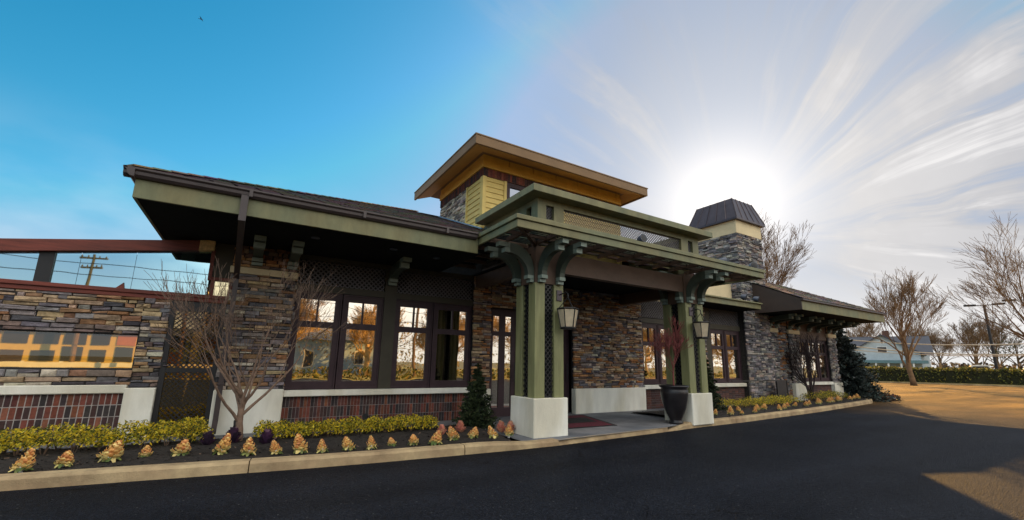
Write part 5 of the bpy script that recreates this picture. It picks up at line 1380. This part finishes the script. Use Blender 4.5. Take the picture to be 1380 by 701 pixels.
while x < -3.4:
    w_ = rs.uniform(.5, 1.5); z0_ = rs.choice([.1, .9, .9, 1.2]); c = rs.choice([(.02, .02, .02), (.02, .02, .02), (.05, .03, .02), (.12, .2, .06), (.4, .12, .04)])
    mb = MB(); mb.box(x, x + w_, -30.02, -29.94, z0_, rs.uniform(1.7, 2.25), c); P(mb, 'shop_front_panel', M_plain, t)
    mb = MB(); mb.box(x, x + w_ + .1, -30.03, -29.93, 2.32, 3.25, rs.choice([(.02, .016, .014)] * 4 + [(.4, .13, .03), (.5, .36, .08)])); P(mb, 'shop_sign_panel', M_plain, t)
    x += w_ + rs.uniform(.12, .6)
mb = MB()
for _ in range(5000):
    x = U(-5, 60); leaf_quad(mb, (x, -18 + U(-.5, .5), U(0, .8)), .3, pick(HG + HG + AUT), up=(0, .4, .5))
hd2 = empty('street_hedge', (0, -19, 0), 'low mixed hedge across the street', 'hedge'); P(mb, 'foliage', M_leaf, hd2, fix=False)
def bare_pole(t, x, y, h):
    mb = MB(); mb.tube([(x, y, 0), (x, y, h)], [.14, .09], 8); P(mb, 'pole', M_wood, t)
    mb = MB(); mb.lathe([(.1, h), (.11, h + .06), (.02, h + .12)], x, y, 8); P(mb, 'cap', M_wood, t)
t = empty('utility_pole', (-11.9, -28.5, 0), 'tall sunlit utility pole mirrored in the patio glass', 'utility pole', 'utility poles'); util_pole(t, -11.9, -28.5, 9.9, .75, .2)
t = empty('utility_pole', (14, -21, 0), 'utility pole across the street by the blue house', 'utility pole', 'utility poles'); util_pole(t, 14, -21, 10, .98, .2)
t = empty('wooden_post', (-5.2, -21, 0), 'short bare post left of a pair mirrored in the patio glass', 'post', 'bare posts across the street'); bare_pole(t, -5.2, -21, 5.6)
t = empty('wooden_post', (-4.3, -21, 0), 'taller bare post right of a pair mirrored in the patio glass', 'post', 'bare posts across the street'); bare_pole(t, -4.3, -21, 6.3)
for k, z in enumerate((7.9, 7.1, 6.1, 5.3)):
    mb = MB(); mb.tube([(-60 + i * 6, -20.5, z + .05 * (i % 4 - 1.5)) for i in range(21)], .03, 4)
    tag(mb.build('street_cable', M_black), f'{("topmost", "second", "third", "lowest")[k]} cable over the street mirrored in the patio glass', 'cable', 'street cables')

for x, y, l in ((2.25, 9.35, 'small black spotlight on a stake aimed at the brick below the big windows'), (.02, 9.42, 'small black box light at the foot of the stone pilaster')):
    t = empty('bed_spotlight', (x, y, .12), l, 'spotlight')
    mb = MB(); mb.tube([(x, y, .08), (x, y, .3)], .012, 6); P(mb, 'stake', M_black, t)
    mb = MB(); mb.tube([(x - .02, y - .07, .29), (x, y - .02, .32), (x, y + .07, .37)], [.045, .06, .065], 10); P(mb, 'lamp_head', M_black, t)

# ---- bird
t = empty('flying_bird', (-7.19, 44.42, 32.2), 'small dark bird gliding high in the blue sky', 'bird')
mb = MB(); x, y, z = -7.19, 44.42, 32.2
mb.tube([(x - .45, y, z - .03), (x - .2, y, z), (x + .15, y, z + .02), (x + .42, y, z + .05)], [.02, .10, .09, .02], 8)
for s in (-1, 1): mb.mesh([(x - .12, y, z + .05), (x + .16, y, z + .05), (x + .1 + .1 * s, y + s * .5, z + .22), (x - .1 + .1 * s, y + s * .5, z + .22), (x + .05 + .35 * s, y + s * 1.0, z + .12)], [(0, 1, 2, 3), (3, 2, 4)])
mb.mesh([(x - .4, y - .03, z - .03), (x - .4, y + .03, z - .03), (x - .62, y + .1, z - .05), (x - .62, y - .1, z - .05)], [(0, 1, 2, 3)])
mb.v = [(x + (a_ - x) * .36, y + (b_ - y) * .36, z + (c_ - z) * .36) for a_, b_, c_ in mb.v]
P(mb, 'bird_body', pm('bird feathers', (.03, .03, .035), rough=.8), t)
